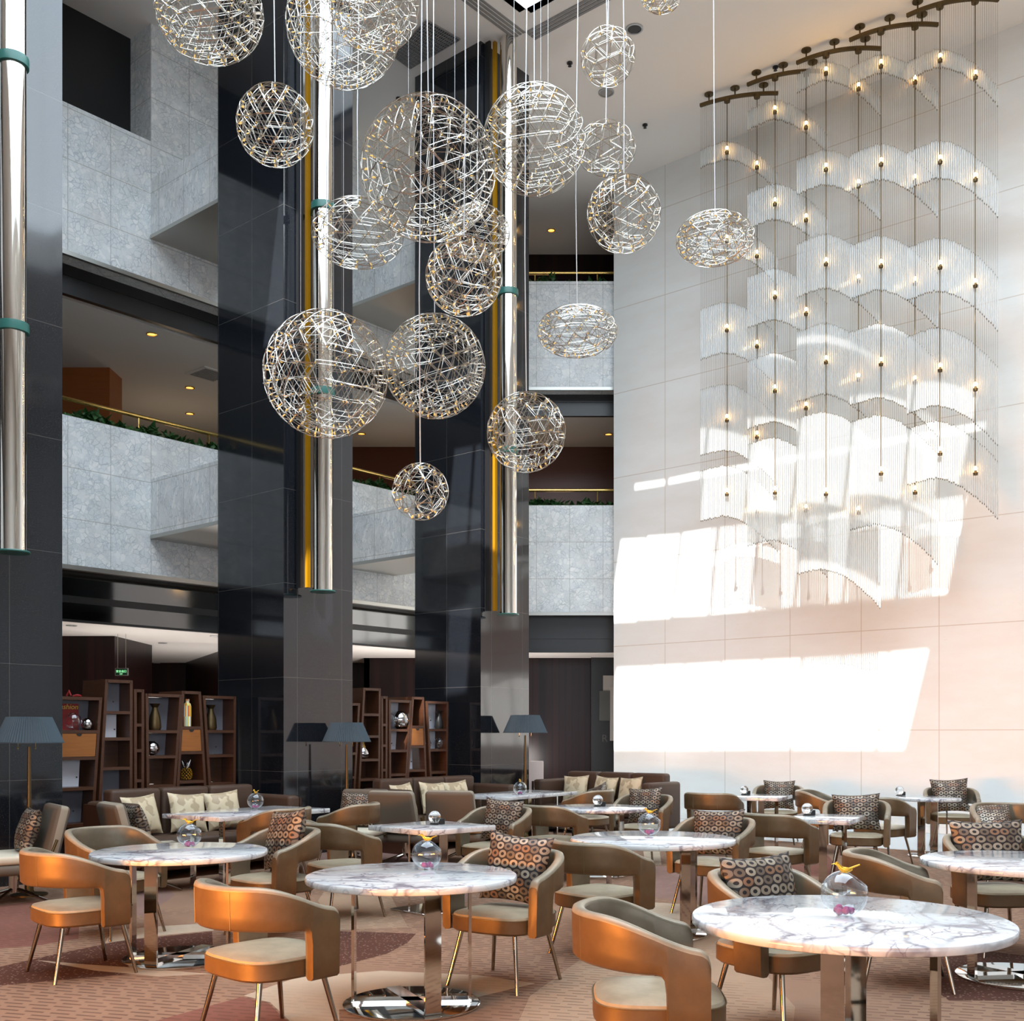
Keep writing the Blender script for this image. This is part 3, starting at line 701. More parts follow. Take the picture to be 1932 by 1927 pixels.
# steel pipes hanging in front of the columns
for i, (cn, x, bot, top_rings, lab) in enumerate(((0, 24, 3.38, (8.25, 5.6), 'shiny steel pipe with green rings at the left edge of the picture'),
        (1, 609, 3.38, (8.25, 5.9), 'shiny steel pipe with green rings on the middle black column'),
        (2, 959, 3.38, (8.25, 5.85), 'shiny steel pipe with green rings on the black column by the white wall'))):
    n = NF; c = COLS[cn]
    q = c+n*0.34
    p = V2(on_plane(x, 800, q, n))
    t = thing('steel_pipe', lab, 'pipe', (p.x, p.y, bot))
    MB().lathe([(0.128, 0.0), (0.128, CEIL-bot)], 40).build('tube', M['pipe'], t)
    for z in top_rings:
        MB().lathe([(0.13, -0.05), (0.152, -0.045), (0.155, 0), (0.152, 0.045), (0.13, 0.05)], 40, c=(0, 0, z-bot), cap=False).build('ring', M['gasket'], t)
        MB().box((-0.02, 0, -0.02), (0.02, 0.33, 0.02)).xform(Matrix.Translation((0, 0, z-bot)) @ Matrix.Rotation(atan2(-n.y, -n.x)-pi/2, 4, 'Z')).build('bracket', M['gasket'], t)
    MB().lathe([(0.16, -0.02), (0.165, -0.01), (0.16, 0.0)], 40).build('end_plate', M['gasket'], t)
    m = MB(); o1 = -U*0.085-n*0.17
    m.prism([o1-U*0.026, o1+U*0.026, o1+U*0.026-n*0.05, o1-U*0.026-n*0.05], 0.05, CEIL-bot)
    m.build('backing_strip', M['amber'], t, smooth=False)
    m = MB(); o1 = -U*0.15-n*0.23
    m.prism([o1-U*0.02, o1+U*0.02, o1+U*0.02-n*0.09, o1-U*0.02-n*0.09], 0.05, CEIL-bot)
    m.build('mounting_channel', M['black'], t, smooth=False)

# ------------------------------------------------------------------ dining chairs
def smooth01(x): x = max(0.0, min(1.0, x)); return x*x*(3-2*x)
def chair_band():
    w, b, y0, yf = 0.325, 0.293, -0.02, 0.205
    top = lambda y: 0.818-0.128*smooth01((y+0.24)/0.44)
    path = []                                                    # (x, y, nx, ny) centre line from right front round the back to left front
    side = [yf-0.050*k/5 for k in range(5)]+[0.155, 0.12, 0.08, 0.042]
    S = []
    for y in side: S.append((w-0.010*max(0, y)/yf, y, 1, 0.0, 'p'))
    S.append((w, 0.034, 1, 0, 'p')); S.append((w, 0.030, 1, 0, 'r1')); S.append((w, 0.022, 1, 0, 'r2')); S.append((w, 0.008, 1, 0, 'r3')); S.append((w, y0, 1, 0, 'b'))
    n = 26
    arc = []
    for k in range(1, n):
        a = pi*k/n
        x, y = w*cos(a), y0-b*sin(a)
        nx, ny = cos(a)/w, -sin(a)/b; l = sqrt(nx*nx+ny*ny)
        arc.append((x, y, nx/l, ny/l, 'b'))
    path = S+arc+[(-x, y, -nx, ny, k) for x, y, nx, ny, k in reversed(S)]
    h = 0.030
    rings = []
    for x, y, nx, ny, k in path:
        zt = top(y)
        d = yf-y
        if d < 0.05: zt -= 0.05-sqrt(max(0, 0.05**2-(0.05-d)**2))
        zb = {'p': 0.335, 'r1': 0.50, 'r2': 0.565, 'r3': 0.585}.get(k, 0.595)
        if k == 'b': zb = 0.59+0.012*smooth01(-y/0.3)
        r = 0.016
        lean = lambda z: 0.025*(z-0.45)                          # slight outward lean
        sec = []
        for (o, z) in ((h, zb+r), (h, (zb*2+zt)/3), (h, (zb+2*zt)/3), (h, zt-r*1.3), (h-r*0.35, zt-r*0.4), (h-r*1.2, zt), (-h+r*1.2, zt), (-h+r*0.35, zt-r*0.4), (-h, zt-r*1.3), (-h, (zb+2*zt)/3), (-h, (zb*2+zt)/3), (-h, zb+r), (-h+r, zb), (h-r, zb)):
            oo = o+lean(z)
            sec.append((x+nx*oo, y+ny*oo, z))
        rings.append(sec)
    n = len(rings[0]); vs = [v for r in rings for v in r]; fs_ = []; ms = []
    for i in range(len(rings)-1):
        for k in range(n):
            fs_.append((i*n+k, (i+1)*n+k, (i+1)*n+(k+1) % n, i*n+(k+1) % n))
            ms.append(0 if k in (0, 1, 2, 12, 13) else 2 if k in (3, 4, 5, 6) else 1)
    fs_.append(tuple(range(n))); ms.append(0); fs_.append(tuple(range((len(rings)-1)*n+n-1, (len(rings)-1)*n-1, -1))); ms.append(0)
    return MB().add(vs, fs_, ms)
def super_ring(rx, ry, z, n=48, p=3.6, oy=0.0):
    out = []
    for k in range(n):
        a = 2*pi*k/n; c, s = cos(a), sin(a)
        out.append((rx*abs(c)**(2/p)*(1 if c >= 0 else -1), oy+ry*abs(s)**(2/p)*(1 if s >= 0 else -1), z))
    return out
def loft(rings, mats, cap=True):
    n = len(rings[0]); vs = [v for r in rings for v in r]; f = []; ms = []
    for i in range(len(rings)-1):
        for k in range(n): f.append((i*n+k, i*n+(k+1) % n, (i+1)*n+(k+1) % n, (i+1)*n+k)); ms.append(mats[i] if isinstance(mats, (list, tuple)) else mats)
    if cap:
        f.append(tuple(range(n-1, -1, -1))); ms.append(mats[0] if isinstance(mats, (list, tuple)) else mats)
        f.append(tuple(range((len(rings)-1)*n, len(rings)*n))); ms.append(mats[-1] if isinstance(mats, (list, tuple)) else mats)
    return MB().add(vs, f, ms)
def make_chair():
    t = thing('dining_chair', '', 'chair', group='bronze leather dining chairs')
    sx, sy, oy = 0.283, 0.28, 0.02
    loft([super_ring(sx-0.015, sy-0.015, 0.345, oy=oy), super_ring(sx, sy, 0.358, oy=oy), super_ring(sx, sy, 0.435, oy=oy)], 0).build('seat', [M['leather_out']], t)
    loft([super_ring(sx-0.003, sy-0.003, 0.436, oy=oy), super_ring(sx-0.010, sy-0.010, 0.450, oy=oy), super_ring(sx-0.05, sy-0.05, 0.461, oy=oy), super_ring(sx-0.14, sy-0.14, 0.468, oy=oy), super_ring(0.03, 0.03, 0.470, oy=oy, p=2.2)], 0).build('seat_cushion', [M['leather_seat']], t)
    ring = super_ring(sx+0.001, sy+0.001, 0.436, oy=oy); MB().path(ring+ring[:2], 0.0035, 5).build('piping', M['piping'], t)
    chair_band().build('backrest', [M['leather_out'], M['leather_in'], M['leather_rim']], t, ang=50)
    for sg in (-1, 1):
        pts = []
        for z in (0.61, 0.68, 0.74, 0.79):
            a = -pi/2+sg*0.46; x, y = 0.325*cos(a), -0.02+0.293*sin(a); nx, ny = cos(a)/0.325, sin(a)/0.293; l = sqrt(nx*nx+ny*ny); o_ = 0.0298+0.025*(z-0.45)
            pts.append((x+nx/l*o_, y+ny/l*o_, z))
        MB().path(pts, 0.0022, 5).build('back_seam', M['piping'], t)
    for x in (-1, 1):
        for y in (-1, 1):
            MB().tube((x*0.19, 0.02+y*0.185, 0.36), (x*0.255, 0.02+y*0.26, 0.0), 0.0155, 0.0115, 10).build('leg', M['leg_metal'], t)
    return t
CH = [  # seat centre pixel, facing angle (clockwise from straight away), label
    (148, 1703, 48, 'coppery tub chair at the far left, back towards us, by the left round table'),
    (216, 1650, 122, 'tub chair facing us across the left round table, hollow inside of its back showing'),
    (517, 1652, -135, 'tub chair with a ring patterned cushion on the right side of the left round table'),
    (502, 1789, 43, 'coppery tub chair in front of the centre round table, back towards us'),
    (645, 1627, 55, 'tub chair seen from behind on the left of the near square table'),
    (655, 1577, -75, 'tub chair facing left, its curved back hiding a grey lounge chair with a cushion'),
    (520, 1589, -62, 'coppery tub chair seen from behind, drawn up to the marble table by the left sofa'),
    (955, 1715, -148, 'tub chair with a tall ring patterned cushion right of the central round table'),
    (1130, 1678, 48, 'tub chair seen from behind, next to the round table with the strongly sunlit top'),
    (1232, 1865, 93, 'largest chair of all, coppery, at the bottom edge in front of the big round table'),
    (1464, 1774, 145, 'tub chair with a wide cushion facing us behind the big round table'),
    (1699, 1716, 104, 'tub chair side on behind the glass orb of the big round table'),
    (1880, 1672, 174, 'tub chair with a big ring cushion behind the marble table cut by the right edge'),
    (1900, 1582, -168, 'tub chair at the right edge, mostly hidden behind a bigger cushioned chair'),
    (1345, 1622, -142, 'tub chair with a ring cushion at the right of the sunlit round table'),
    (1345, 1547, 28, 'tub chair with white wall showing under its back, left of the farthest square table'),
    (1212, 1557, -150, 'tub chair with a cushion between the right sofa and the sunlit round table'),
    (1108, 1540, -58, 'tub chair before the right sofa, its seat showing under a small round table'),
    (1042, 1580, 50, 'tub chair seen from behind, left of the small round table before the right sofa'),
    (935, 1592, -146, 'tub chair with a ring cushion right of the near square table'),
    (1463, 1603, 50, 'tub chair seen from behind at the middle square table near the white wall'),
    (1616, 1573, -160, 'tub chair with a wide ring cushion right of the middle square table'),
    (1552, 1543, 115, 'tub chair open towards the right between two cushioned chairs by the white wall'),
    (1662, 1558, 50, 'tub chair seen from behind at the far right round table by the white wall'),
    (1795, 1537, -165, 'cushioned tub chair by the white wall behind the far right round table'),
    (1468, 1530, -160, 'farthest tub chair, with a ring cushion, behind the farthest square table'),
]
chair0 = make_chair(); chairs = []
for i, (x, v, ph, lab) in enumerate(CH):
    D = (H-0.46)*F/(v-CY); p = at(x, v, D)
    o = chair0 if i == 0 else copy_tree(chair0)
    o.location = (p.x, p.y, 0); o.rotation_euler = (0, 0, -radians(ph)); o['label'] = lab
    chairs.append(o)

# ------------------------------------------------------------------ cushions
def cushion_mesh(name, mat, w, h, T, seed=0):
    rnd = random.Random(seed); N = 18; vs = []; fs_ = []; uvs = []
    ph = [rnd.uniform(0, 6.28) for _ in range(4)]
    idx = {}
    for side in (1, -1):
        for j in range(N+1):
            for i in range(N+1):
                u, v = -1+2*i/N, -1+2*j/N
                if side == -1 and (i in (0, N) or j in (0, N)): idx[(side, i, j)] = idx[(1, i, j)]; continue
                x = u*w/2*(1-0.10*(1-v*v)*abs(u)**2); z = v*h/2*(1-0.10*(1-u*u)*abs(v)**2)
                th = T/2*((1-u*u)*(1-v*v))**0.42
                wr = 0.006*(sin(7*u+ph[0])*sin(6*v+ph[1])+0.6*sin(13*u*v+ph[2]))*(1-max(abs(u), abs(v))**4)
                idx[(side, i, j)] = len(vs); vs.append((x, side*(th+0.004)+wr*0.6, z+h/2))
    for side in (1, -1):
        for j in range(N):
            for i in range(N):
                q = [idx[(side, i, j)], idx[(side, i+1, j)], idx[(side, i+1, j+1)], idx[(side, i, j+1)]]
                uvq = [((i+a)/N, (j+b)/N) for a, b in ((0, 0), (1, 0), (1, 1), (0, 1))]
                if side == 1: q.reverse(); uvq.reverse()
                fs_.append(q); uvs.append(uvq)
    return MB().add(vs, fs_, 0, uvs).mesh(name, mat)
cm = [cushion_mesh('ring_cushion', M['rings'], 0.45, 0.43, 0.16, k) for k in range(3)]
cw = [cushion_mesh('wide_ring_cushion', M['rings'], 0.52, 0.42, 0.17, k+5) for k in range(2)]
cf = [cushion_mesh('floral_cushion', M['floral'], 0.46, 0.46, 0.17, k+9) for k in range(3)]
def cushion(me, name, loc, ph, tilt, label, group, roll=0.0, sc=1.0):
    o = link(name, me, None, loc); o.scale = (sc, sc, sc)
    o.rotation_euler = (Matrix.Rotation(-radians(ph), 4, 'Z') @ Matrix.Rotation(radians(tilt), 4, 'X') @ Matrix.Rotation(radians(roll), 4, 'Y')).to_euler()
    return tag(o, label, 'cushion', group)
RC = [(2, 0, 'on the tub chair right of the left round table', 0, 6), (7, 0, 'on the tub chair right of the central round table', 1, -4), (10, 1, 'on the chair behind the big round table in front', 0, 0),
      (12, 1, 'on the chair behind the marble table cut by the right edge', 1, 0), (13, 0, 'half hidden on the chair at the right edge', 2, 4), (14, 1, 'on the chair right of the sunlit round table', 0, 3),
      (16, 0, 'on the chair between the right sofa and the sunlit round table', 1, 4), (19, 0, 'on the chair right of the near square table', 2, -3), (21, 1, 'on the chair right of the middle square table', 1, 3),
      (24, 0, 'on the chair by the white wall at the far right', 0, 3), (25, 0, 'on the farthest chair by the white wall', 1, 0)]
for ci, kind, lab, k, roll in RC:
    c = chairs[ci]; ph = CH[ci][2]; a = radians(ph); f = Vector((sin(a), cos(a), 0))
    loc = Vector(c.location)-f*0.055+Vector((0, 0, 0.470+0.225*abs(sin(radians(roll)))))
    sc, tl = {2: (1.12, 13), 10: (1.06, 13), 12: (1.12, 13), 13: (0.92, 38), 24: (1.10, 13), 7: (1.04, 13)}.get(ci, (1.0, 13))
    if ci == 13: loc = loc+f*0.06+Vector((-0.13, 0, 0))
    cushion((cw if kind else cm)[k % (2 if kind else 3)], 'throw_pillow', loc, ph+roll, tl, 'brown cushion with rings '+lab, 'ring patterned cushions', roll, sc)

# ------------------------------------------------------------------ tables
def bar(t, x, y, ang, h=0.71, r=0.33, w=0.095, th=0.016):
    m = MB(); m.box((-w/2, -th/2, 0.018), (w/2, th/2, h)); m.xform(Matrix.Translation((x, y, 0)) @ Matrix.Rotation(ang, 4, 'Z'))
    m.build('leg', M['chrome_warm'], t, smooth=False)
def round_table(x, v, dia, label, rot=0.0, hgt=0.75, fr=-1.13):
    D = (H-hgt)*F/(v-CY); p = at(x, v, D); s = dia/1.2
    t = thing('round_table', label, 'table', (p.x, p.y, 0), rot, 'round marble tables')
    R = dia/2
    MB().lathe([(R-0.012, hgt-0.04), (R-0.003, hgt-0.036), (R, hgt-0.03), (R, hgt-0.010), (R-0.004, hgt-0.003), (R-0.012, hgt)], 96).build('table_top', M['marble'], t)
    MB().lathe([(0.385*s, 0), (0.39*s, 0.004), (0.39*s, 0.012), (0.38*s, 0.016)], 72).build('base_plate', M['chrome'], t)
    for a in (pi, 0.09, fr):
        bar(t, 0.33*s*cos(a), 0.33*s*sin(a), a+pi/2, hgt-0.04)
    for a in (0.05, fr):
        m = MB(); m.box((-0.33*s, -0.0475, 0.016), (0.33*s, 0.0475, 0.034)); m.xform(Matrix.Rotation(a, 4, 'Z'))
        m.build('foot_bar', M['chrome'], t, smooth=False)
    return t
def slab_table(p, lx, ly, rot, label, name='square_table', two=False, hgt=0.75):
    t = thing(name, label, 'table', (p[0], p[1], 0), rot)
    MB().rbox((-lx/2, -ly/2, hgt-0.045), (lx/2, ly/2, hgt), 0.005, seg=2).build('table_top', M['marble'], t)
    if not two:
        MB().rbox((-lx*0.33, -ly*0.33, 0), (lx*0.33, ly*0.33, 0.016), 0.004, seg=1).build('base_plate', M['chrome'], t)
        for a in (0.3, 2.4, 4.5): bar(t, 0.2*cos(a), 0.2*sin(a), a+pi/2, hgt-0.045, w=0.08)
    else:
        for x in (-1, 1):
            MB().box((x*lx*0.36-0.16, -ly*0.32, 0), (x*lx*0.36+0.16, ly*0.32, 0.016)).build('base_plate', M['chrome'], t, smooth=False)
            for y in (-1, 1):
                MB().box((x*lx*0.36-0.012, y*ly*0.25-0.03, 0.016), (x*lx*0.36+0.012, y*ly*0.25+0.03, hgt-0.045)).build('leg', M['chrome'], t, smooth=False)
    return t
T1 = round_table(340, 1605, 1.19, 'round marble table at the left with a glass orb, between two tub chairs', 0.0, fr=-1.88)
T2 = round_table(777, 1650, 1.215, 'round marble table in the centre front, on a round mirror chrome base')
T4 = round_table(1602, 1731.5, 1.37, 'biggest round marble table, front right, half its top in bright light', 1.1)
T5 = round_table(1231, 1581, 1.28, 'round marble table with a blazing sunlit top, right of centre', 0.2)
T6 = round_table(1930, 1624, 1.24, 'round marble table cut off by the right edge of the view', 0.1)
TB = round_table(1128, 1523, 1.09, 'small round marble table with a crystal ball, in front of the right sofa', 0.5)
TR3 = round_table(1752, 1505, 0.78, 'farthest round marble table, by the white wall at the right', 0.8)
Q = at_z(815, 1557.5, 0.75); slab_table(Q, 0.80, 0.80, radians(45), 'near square marble table turned cornerwise, a crystal ball on it')
Q = at_z(1556, 1541.5, 0.75); slab_table(Q, 0.78, 0.62, radians(62), 'middle square marble table near the white wall, a crystal ball on it')
Q = at_z(1438, 1502, 0.75); slab_table(Q, 0.80, 0.62, radians(64), 'farthest square marble table, in front of the white wall')
aU = atan2(U.y, U.x)
Q = at_z(470, 1530.5, 0.75); slab_table(Q, 1.55, 0.85, aU+0.12, 'long marble table in front of the left sofa', 'sofa_table', True)
Q = at_z(978, 1497, 0.75); slab_table((Q.x, Q.y), 1.7, 0.85, aU+0.1, 'long marble table between the two farther sofas', 'sofa_table', True)

# ------------------------------------------------------------------ glass orbs with birds and rosebuds, crystal balls
def orb(px, v, r, label_where, turn=0.0, hgt=0.75):
    p = at_z(px, v, hgt); R = r
    t = thing('glass_vase', 'clear glass orb vase with a slanted mouth '+label_where, 'vase', (p.x, p.y, hgt), turn, 'glass orb vases')
    prof = []; z0 = -0.93
    for k in range(19):
        a = -pi/2+0.38+(pi-0.38-0.62)*k/18
        prof.append((R*cos(a), R*sin(a)))
    m = MB().lathe([(0.0, prof[0][1])]+prof, 40, cap=False)
    rim = prof[-1]
    tilt = Matrix.Rotation(radians(38), 4, 'Y')
    # keep a flat foot: build the tilted bowl, then clamp its lowest part to the table
    m.xform(tilt); zmin = -R*0.955
    m.v = [(x, y, max(z, zmin)-zmin+0.001) for x, y, z in m.v]
    m.build('bowl', M['glass'], t)
    ring = [tilt @ Vector((rim[0]*cos(a), rim[0]*sin(a), rim[1])) for a in [2*pi*k/40 for k in range(41)]]
    ring = [(q.x, q.y, q.z-zmin+0.001) for q in ring]
    MB().path(ring, 0.0022, 6).build('rim', M['glass'], t)
    top = max(ring, key=lambda q: q[2])
    rz = Matrix.Rotation(turn, 4, 'Z')
    bp = rz @ Vector(top); bird((p.x+bp.x, p.y+bp.y, hgt+bp.z-0.006), 0.78*R/0.105, turn, label_where)
    rnd = random.Random(int(px))
    for k in range(7):
        a = 2*pi*k/7+rnd.uniform(-0.3, 0.3); rr = (0.08 if k == 6 else rnd.uniform(0.19, 0.34))*R
        o = bud((p.x+rr*cos(a), p.y+rr*sin(a), hgt+0.006+0.10*R+rnd.uniform(0, 0.012)+0.25*rr*rr/R), R*0.17, rnd)
        tag(o, 'dried magenta rosebud inside the glass orb '+label_where, 'dried flower', 'rosebuds in the orb '+label_where)
    return t
bud_me = None
def bud(loc, s, rnd):
    global bud_me
    if bud_me is None:
        m = MB(); m.lathe([(0.0, -1.0), (0.55, -0.7), (0.95, -0.1), (0.9, 0.4), (0.55, 0.85), (0.2, 1.05), (0.0, 1.0)], 9)
        for k in range(5):
            a = 2*pi*k/5
            m.add([(0.3*cos(a), 0.3*sin(a), -0.95), (0.9*cos(a+0.3), 0.9*sin(a+0.3), -0.5), (1.05*cos(a), 1.05*sin(a), 0.3), (0.9*cos(a-0.3), 0.9*sin(a-0.3), -0.5)], [(0, 1, 2, 3)])
        bud_me = m.mesh('rosebud', M['petal'])
    o = link('dried_rosebud', bud_me, None, loc); o.scale = (s, s, s); o.rotation_euler = (rnd.uniform(0, 3), rnd.uniform(0, 3), rnd.uniform(0, 6))
    return o
bird_parts = None
def bird(loc, s, turn, where):
    m = MB()
    body = [(-0.062, 0, 0.046, 0.006), (-0.052, 0, 0.052, 0.0125), (-0.040, 0, 0.040, 0.0105), (-0.030, 0, 0.026, 0.014), (-0.012, 0, 0.014, 0.019), (0.008, 0, 0.010, 0.018), (0.028, 0, 0.013, 0.011), (0.042, 0, 0.017, 0.005)]
    m.path([(b[0], b[1], b[2]) for b in body], [b[3] for b in body], 10)
    m2 = MB().path([(0.02, 0, 0.018), (0.055, 0, 0.032), (0.085, 0, 0.043)], [0.006, 0.005, 0.004], 8)
    m3 = MB().path([(-0.060, 0, 0.049), (-0.082, 0, 0.046)], [0.0045, 0.0008], 6)
    o = m.build('bird_figurine', M['gold']); o.location = loc; o.rotation_euler = (0, 0, turn); o.scale = (s, s, s)
    tag(o, 'small gold bird perched on the glass orb '+where, 'figurine', 'gold birds on the orbs')
    m2.build('tail', M['gold'], o); m3.build('beak', M['gold'], o)
    for y in (-1, 1):
        w = MB().path([(-0.018, y*0.014, 0.024), (0.006, y*0.019, 0.021), (0.034, y*0.010, 0.020)], [0.004, 0.007, 0.002], 6); w.build('wing', M['gold'], o)
orb(1593, 1728, 0.102, 'on the biggest round table', 0.0)
orb(805, 1640, 0.090, 'on the central round table', 0.0)
orb(357, 1598, 0.088, 'on the left round table', 0.5)
orb(1225, 1576, 0.093, 'on the sunlit round table', 0.0)
orb(482, 1526, 0.088, 'on the long table by the left sofa', 1.2)
orb(981, 1500, 0.090, 'on the long table between the farther sofas', 1.4)
def ball(px, v, r, where):
    p = at_z(px, v, 0.75); t = thing('crystal_ball', 'clear crystal ball on a black stand '+where, 'ornament', (p.x, p.y, 0.75), 0.0, 'crystal balls on the tables')
    m = MB().lathe([(r*sin(pi*k/20), r-r*cos(pi*k/20)) for k in range(21)], 32, c=(0, 0, 0.012)); m.build('ball', M['ball'], t)
    MB().lathe([(r*0.75, 0.0), (r*0.8, 0.006), (r*0.55, 0.016), (r*0.42, 0.016)], 24).build('stand', M['black'], t)
    m = MB().rbox((-0.03, -0.005, 0.0), (0.03, 0.005, 0.052), 0.003, seg=1); m.xform(Matrix.Translation((0.062, 0.015, 0)) @ Matrix.Rotation(0.5, 4, 'Z')); m.build('menu_card', M['black'], t)
ball(820, 1556, 0.055, 'on the near square table'); ball(1128, 1522, 0.058, 'on the small round table by the right sofa')
ball(1404, 1500, 0.055, 'on the farthest square table'); ball(1523, 1539, 0.055, 'on the middle square table'); ball(1697, 1502, 0.058, 'on the far right round table')

def text_mesh(body, size, mat, shear=0.0):
    tc = bpy.data.curves.new('text', 'FONT'); tc.body = body; tc.size = size; tc.align_x = 'CENTER'; tc.shear = shear; tc.extrude = 0.001
    o = bpy.data.objects.new('text', tc); C.objects.link(o)
    bpy.context.view_layer.update()
    me = bpy.data.meshes.new_from_object(o.evaluated_get(bpy.context.evaluated_depsgraph_get()))
    bpy.data.objects.remove(o); me.materials.clear(); me.materials.append(mat)
    return me

# ------------------------------------------------------------------ lounge chairs
def make_lounge():
    t = thing('lounge_chair', '', 'chair', group='swivel lounge chairs')
    MB().rbox((-0.36, -0.30, 0.27), (0.36, 0.38, 0.37), 0.04).build('seat_shell', M['lounge'], t)
    MB().rbox((-0.35, -0.24, 0.37), (0.35, 0.38, 0.45), 0.03).build('seat_cushion', M['seat_cream'], t)
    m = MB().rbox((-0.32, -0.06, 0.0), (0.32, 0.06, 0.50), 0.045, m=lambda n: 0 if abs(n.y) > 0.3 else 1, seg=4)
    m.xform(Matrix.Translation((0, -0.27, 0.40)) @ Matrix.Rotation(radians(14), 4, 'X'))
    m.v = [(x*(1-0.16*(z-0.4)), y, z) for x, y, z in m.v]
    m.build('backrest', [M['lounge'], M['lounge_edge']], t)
    for x in (-1, 1):
        m = MB(); m.path([(x*0.355, -0.30, 0.58), (x*0.37, -0.24, 0.44), (x*0.37, -0.05, 0.36)], 0.014, 8); m.build('bracket', M['bronze'], t)
    MB().lathe([(0.045, 0.08), (0.045, 0.28)], 20).build('pedestal', M['chrome_warm'], t)
    for k in range(4):
        a = pi/4+k*pi/2; m = MB(); m.tube((0.03*cos(a), 0.03*sin(a), 0.11), (0.34*cos(a), 0.34*sin(a), 0.012), 0.018, 0.012, 8); m.build('leg', M['chrome_warm'], t)
    return t
LC = [(26, 10.2, -126, 'grey brown lounge chair at the left edge with a coppery ring cushion'), (282, 10.9, 52, 'lounge chair seen from its back left corner, in front of the left sofa'),
      (667, 12.9, -165, 'lounge chair with a light ring cushion in front of the middle column'), (766, 13.2, 22, 'left one of two lounge chairs seen square from behind'), (866, 13.3, 14, 'right one of two lounge chairs seen square from behind')]
lounge0 = make_lounge(); lounges = []
for i, (x, D, ph, lab) in enumerate(LC):
    o = lounge0 if i == 0 else copy_tree(lounge0)
    o.location = ((x-CX)/F*D, D, 0); o.rotation_euler = (0, 0, -radians(ph)); o['label'] = lab; lounges.append(o)
for i, lab, k in ((0, 'coppery ring patterned cushion leaning on the lounge chair at the left edge', 0), (1, 'ring patterned cushion seen edge on, on the lounge chair before the left sofa', 1), (2, 'light ring patterned cushion on the lounge chair before the middle column', 2)):
    c = lounges[i]; ph = LC[i][2]; a = radians(ph); f = Vector((sin(a), cos(a), 0))
    cushion(cm[k], 'throw_pillow', Vector(c.location)-f*0.06+Vector((0, 0, 0.452)), ph, 17, lab, 'ring patterned cushions')

# ------------------------------------------------------------------ sofas
def sofa(p, ph, L, label, left_panel, right_panel):
    t = thing('sofa', label, 'sofa', (p[0], p[1], 0), -radians(ph), 'brown sofas')     # local +y = facing, back edge at y = 0
    hw = L/2
    MB().rbox((-hw, 0.05, 0.10), (hw, 0.86, 0.30), 0.03).build('seat_base', M['sofa'], t)
    n = 3; w = (L-0.02)/n
    for k in range(n):
        MB().rbox((-hw+k*w+0.012, 0.20, 0.30), (-hw+(k+1)*w-0.0, 0.88, 0.44), 0.035).build('seat_cushion', M['sofa'], t)
        MB().rbox((-hw+k*w+0.012, 0.0, 0.30), (-hw+(k+1)*w-0.0, 0.20, 0.95), 0.045).build('back_cushion', M['sofa'], t)
    for x in (-1, 1):
        MB().rbox((x*hw-(0.17 if x < 0 else 0.0)+(0.0), 0.0, 0.12), (x*hw+(0.17 if x > 0 else 0.0), 0.86, 0.83), 0.045).build('armrest', M['sofa'], t)
        if (x < 0 and left_panel) or (x > 0 and right_panel):
            MB().box((x*(hw+0.19)-0.015, 0.02, 0.0), (x*(hw+0.19)+0.015, 0.84, 0.80)).build('side_panel', M['wood_dark'], t, smooth=False)
        for y in (0.1, 0.78):
            MB().box((x*(hw-0.05)-0.03, y-0.03, 0), (x*(hw-0.05)+0.03, y+0.03, 0.10)).build('leg', M['wood_dark'], t, smooth=False)
    return t
PHF = math.degrees(atan2(NF.x, NF.y)); PHW = math.degrees(atan2(NW.x, NW.y))
s1 = (Vector((-4.51, 11.96))+Vector((-3.28, 13.4)))/2
s2 = (Vector((-1.92, 14.80))+Vector((-0.69, 16.2)))/2
s3 = Vector((1.74, 17.45))
SOF = [(s1, PHF, 'long dark brown sofa in front of the left display shelves, three flowered cushions on it', True, True),
       (s2, PHF, 'dark brown sofa in front of the shelves between the middle and right columns', True, True),
       (s3, PHW, 'dark brown sofa against the corner where the dark panelling meets the white wall', False, True)]
for i, (p, ph, lab, a_, b_) in enumerate(SOF):
    sofa(p, ph, 1.9, lab, a_, b_)
    a = radians(ph); f = Vector((sin(a), cos(a), 0)); r = Vector((cos(a), -sin(a), 0))
    wh = ('left sofa', 'sofa between the middle and right columns', 'right sofa by the white wall')[i]
    # local +x is the sitter's left hand side seen from behind, i.e. the right end of the picture has negative x for the facade sofas
    ends = (0.60, 0.11, -0.46)
    for k, e in enumerate(ends):
        nm = ('leftmost', 'middle', 'rightmost')[k]
        cushion(cf[k], 'throw_pillow', Vector((p.x, p.y, 0.445))+f*0.40+r*(e+(0.03, -0.02, 0.05)[k]), ph+(-8, 4, 8)[k], 16, 'beige flowered cushion, %s of three on the %s' % (nm, wh), 'beige flowered cushions', (3, -3, 4)[k])
a = radians(PHW); f = Vector((sin(a), cos(a), 0)); r = Vector((cos(a), -sin(a), 0))
cushion(cushion_mesh('small_ring_cushion', M['rings'], 0.36, 0.34, 0.13, 21), 'throw_pillow', Vector((s3.x, s3.y, 0.445))+f*0.58-r*0.02, PHW, 16, 'small dark ring cushion in front of the middle flowered cushion on the right sofa', 'ring patterned cushions', 24)

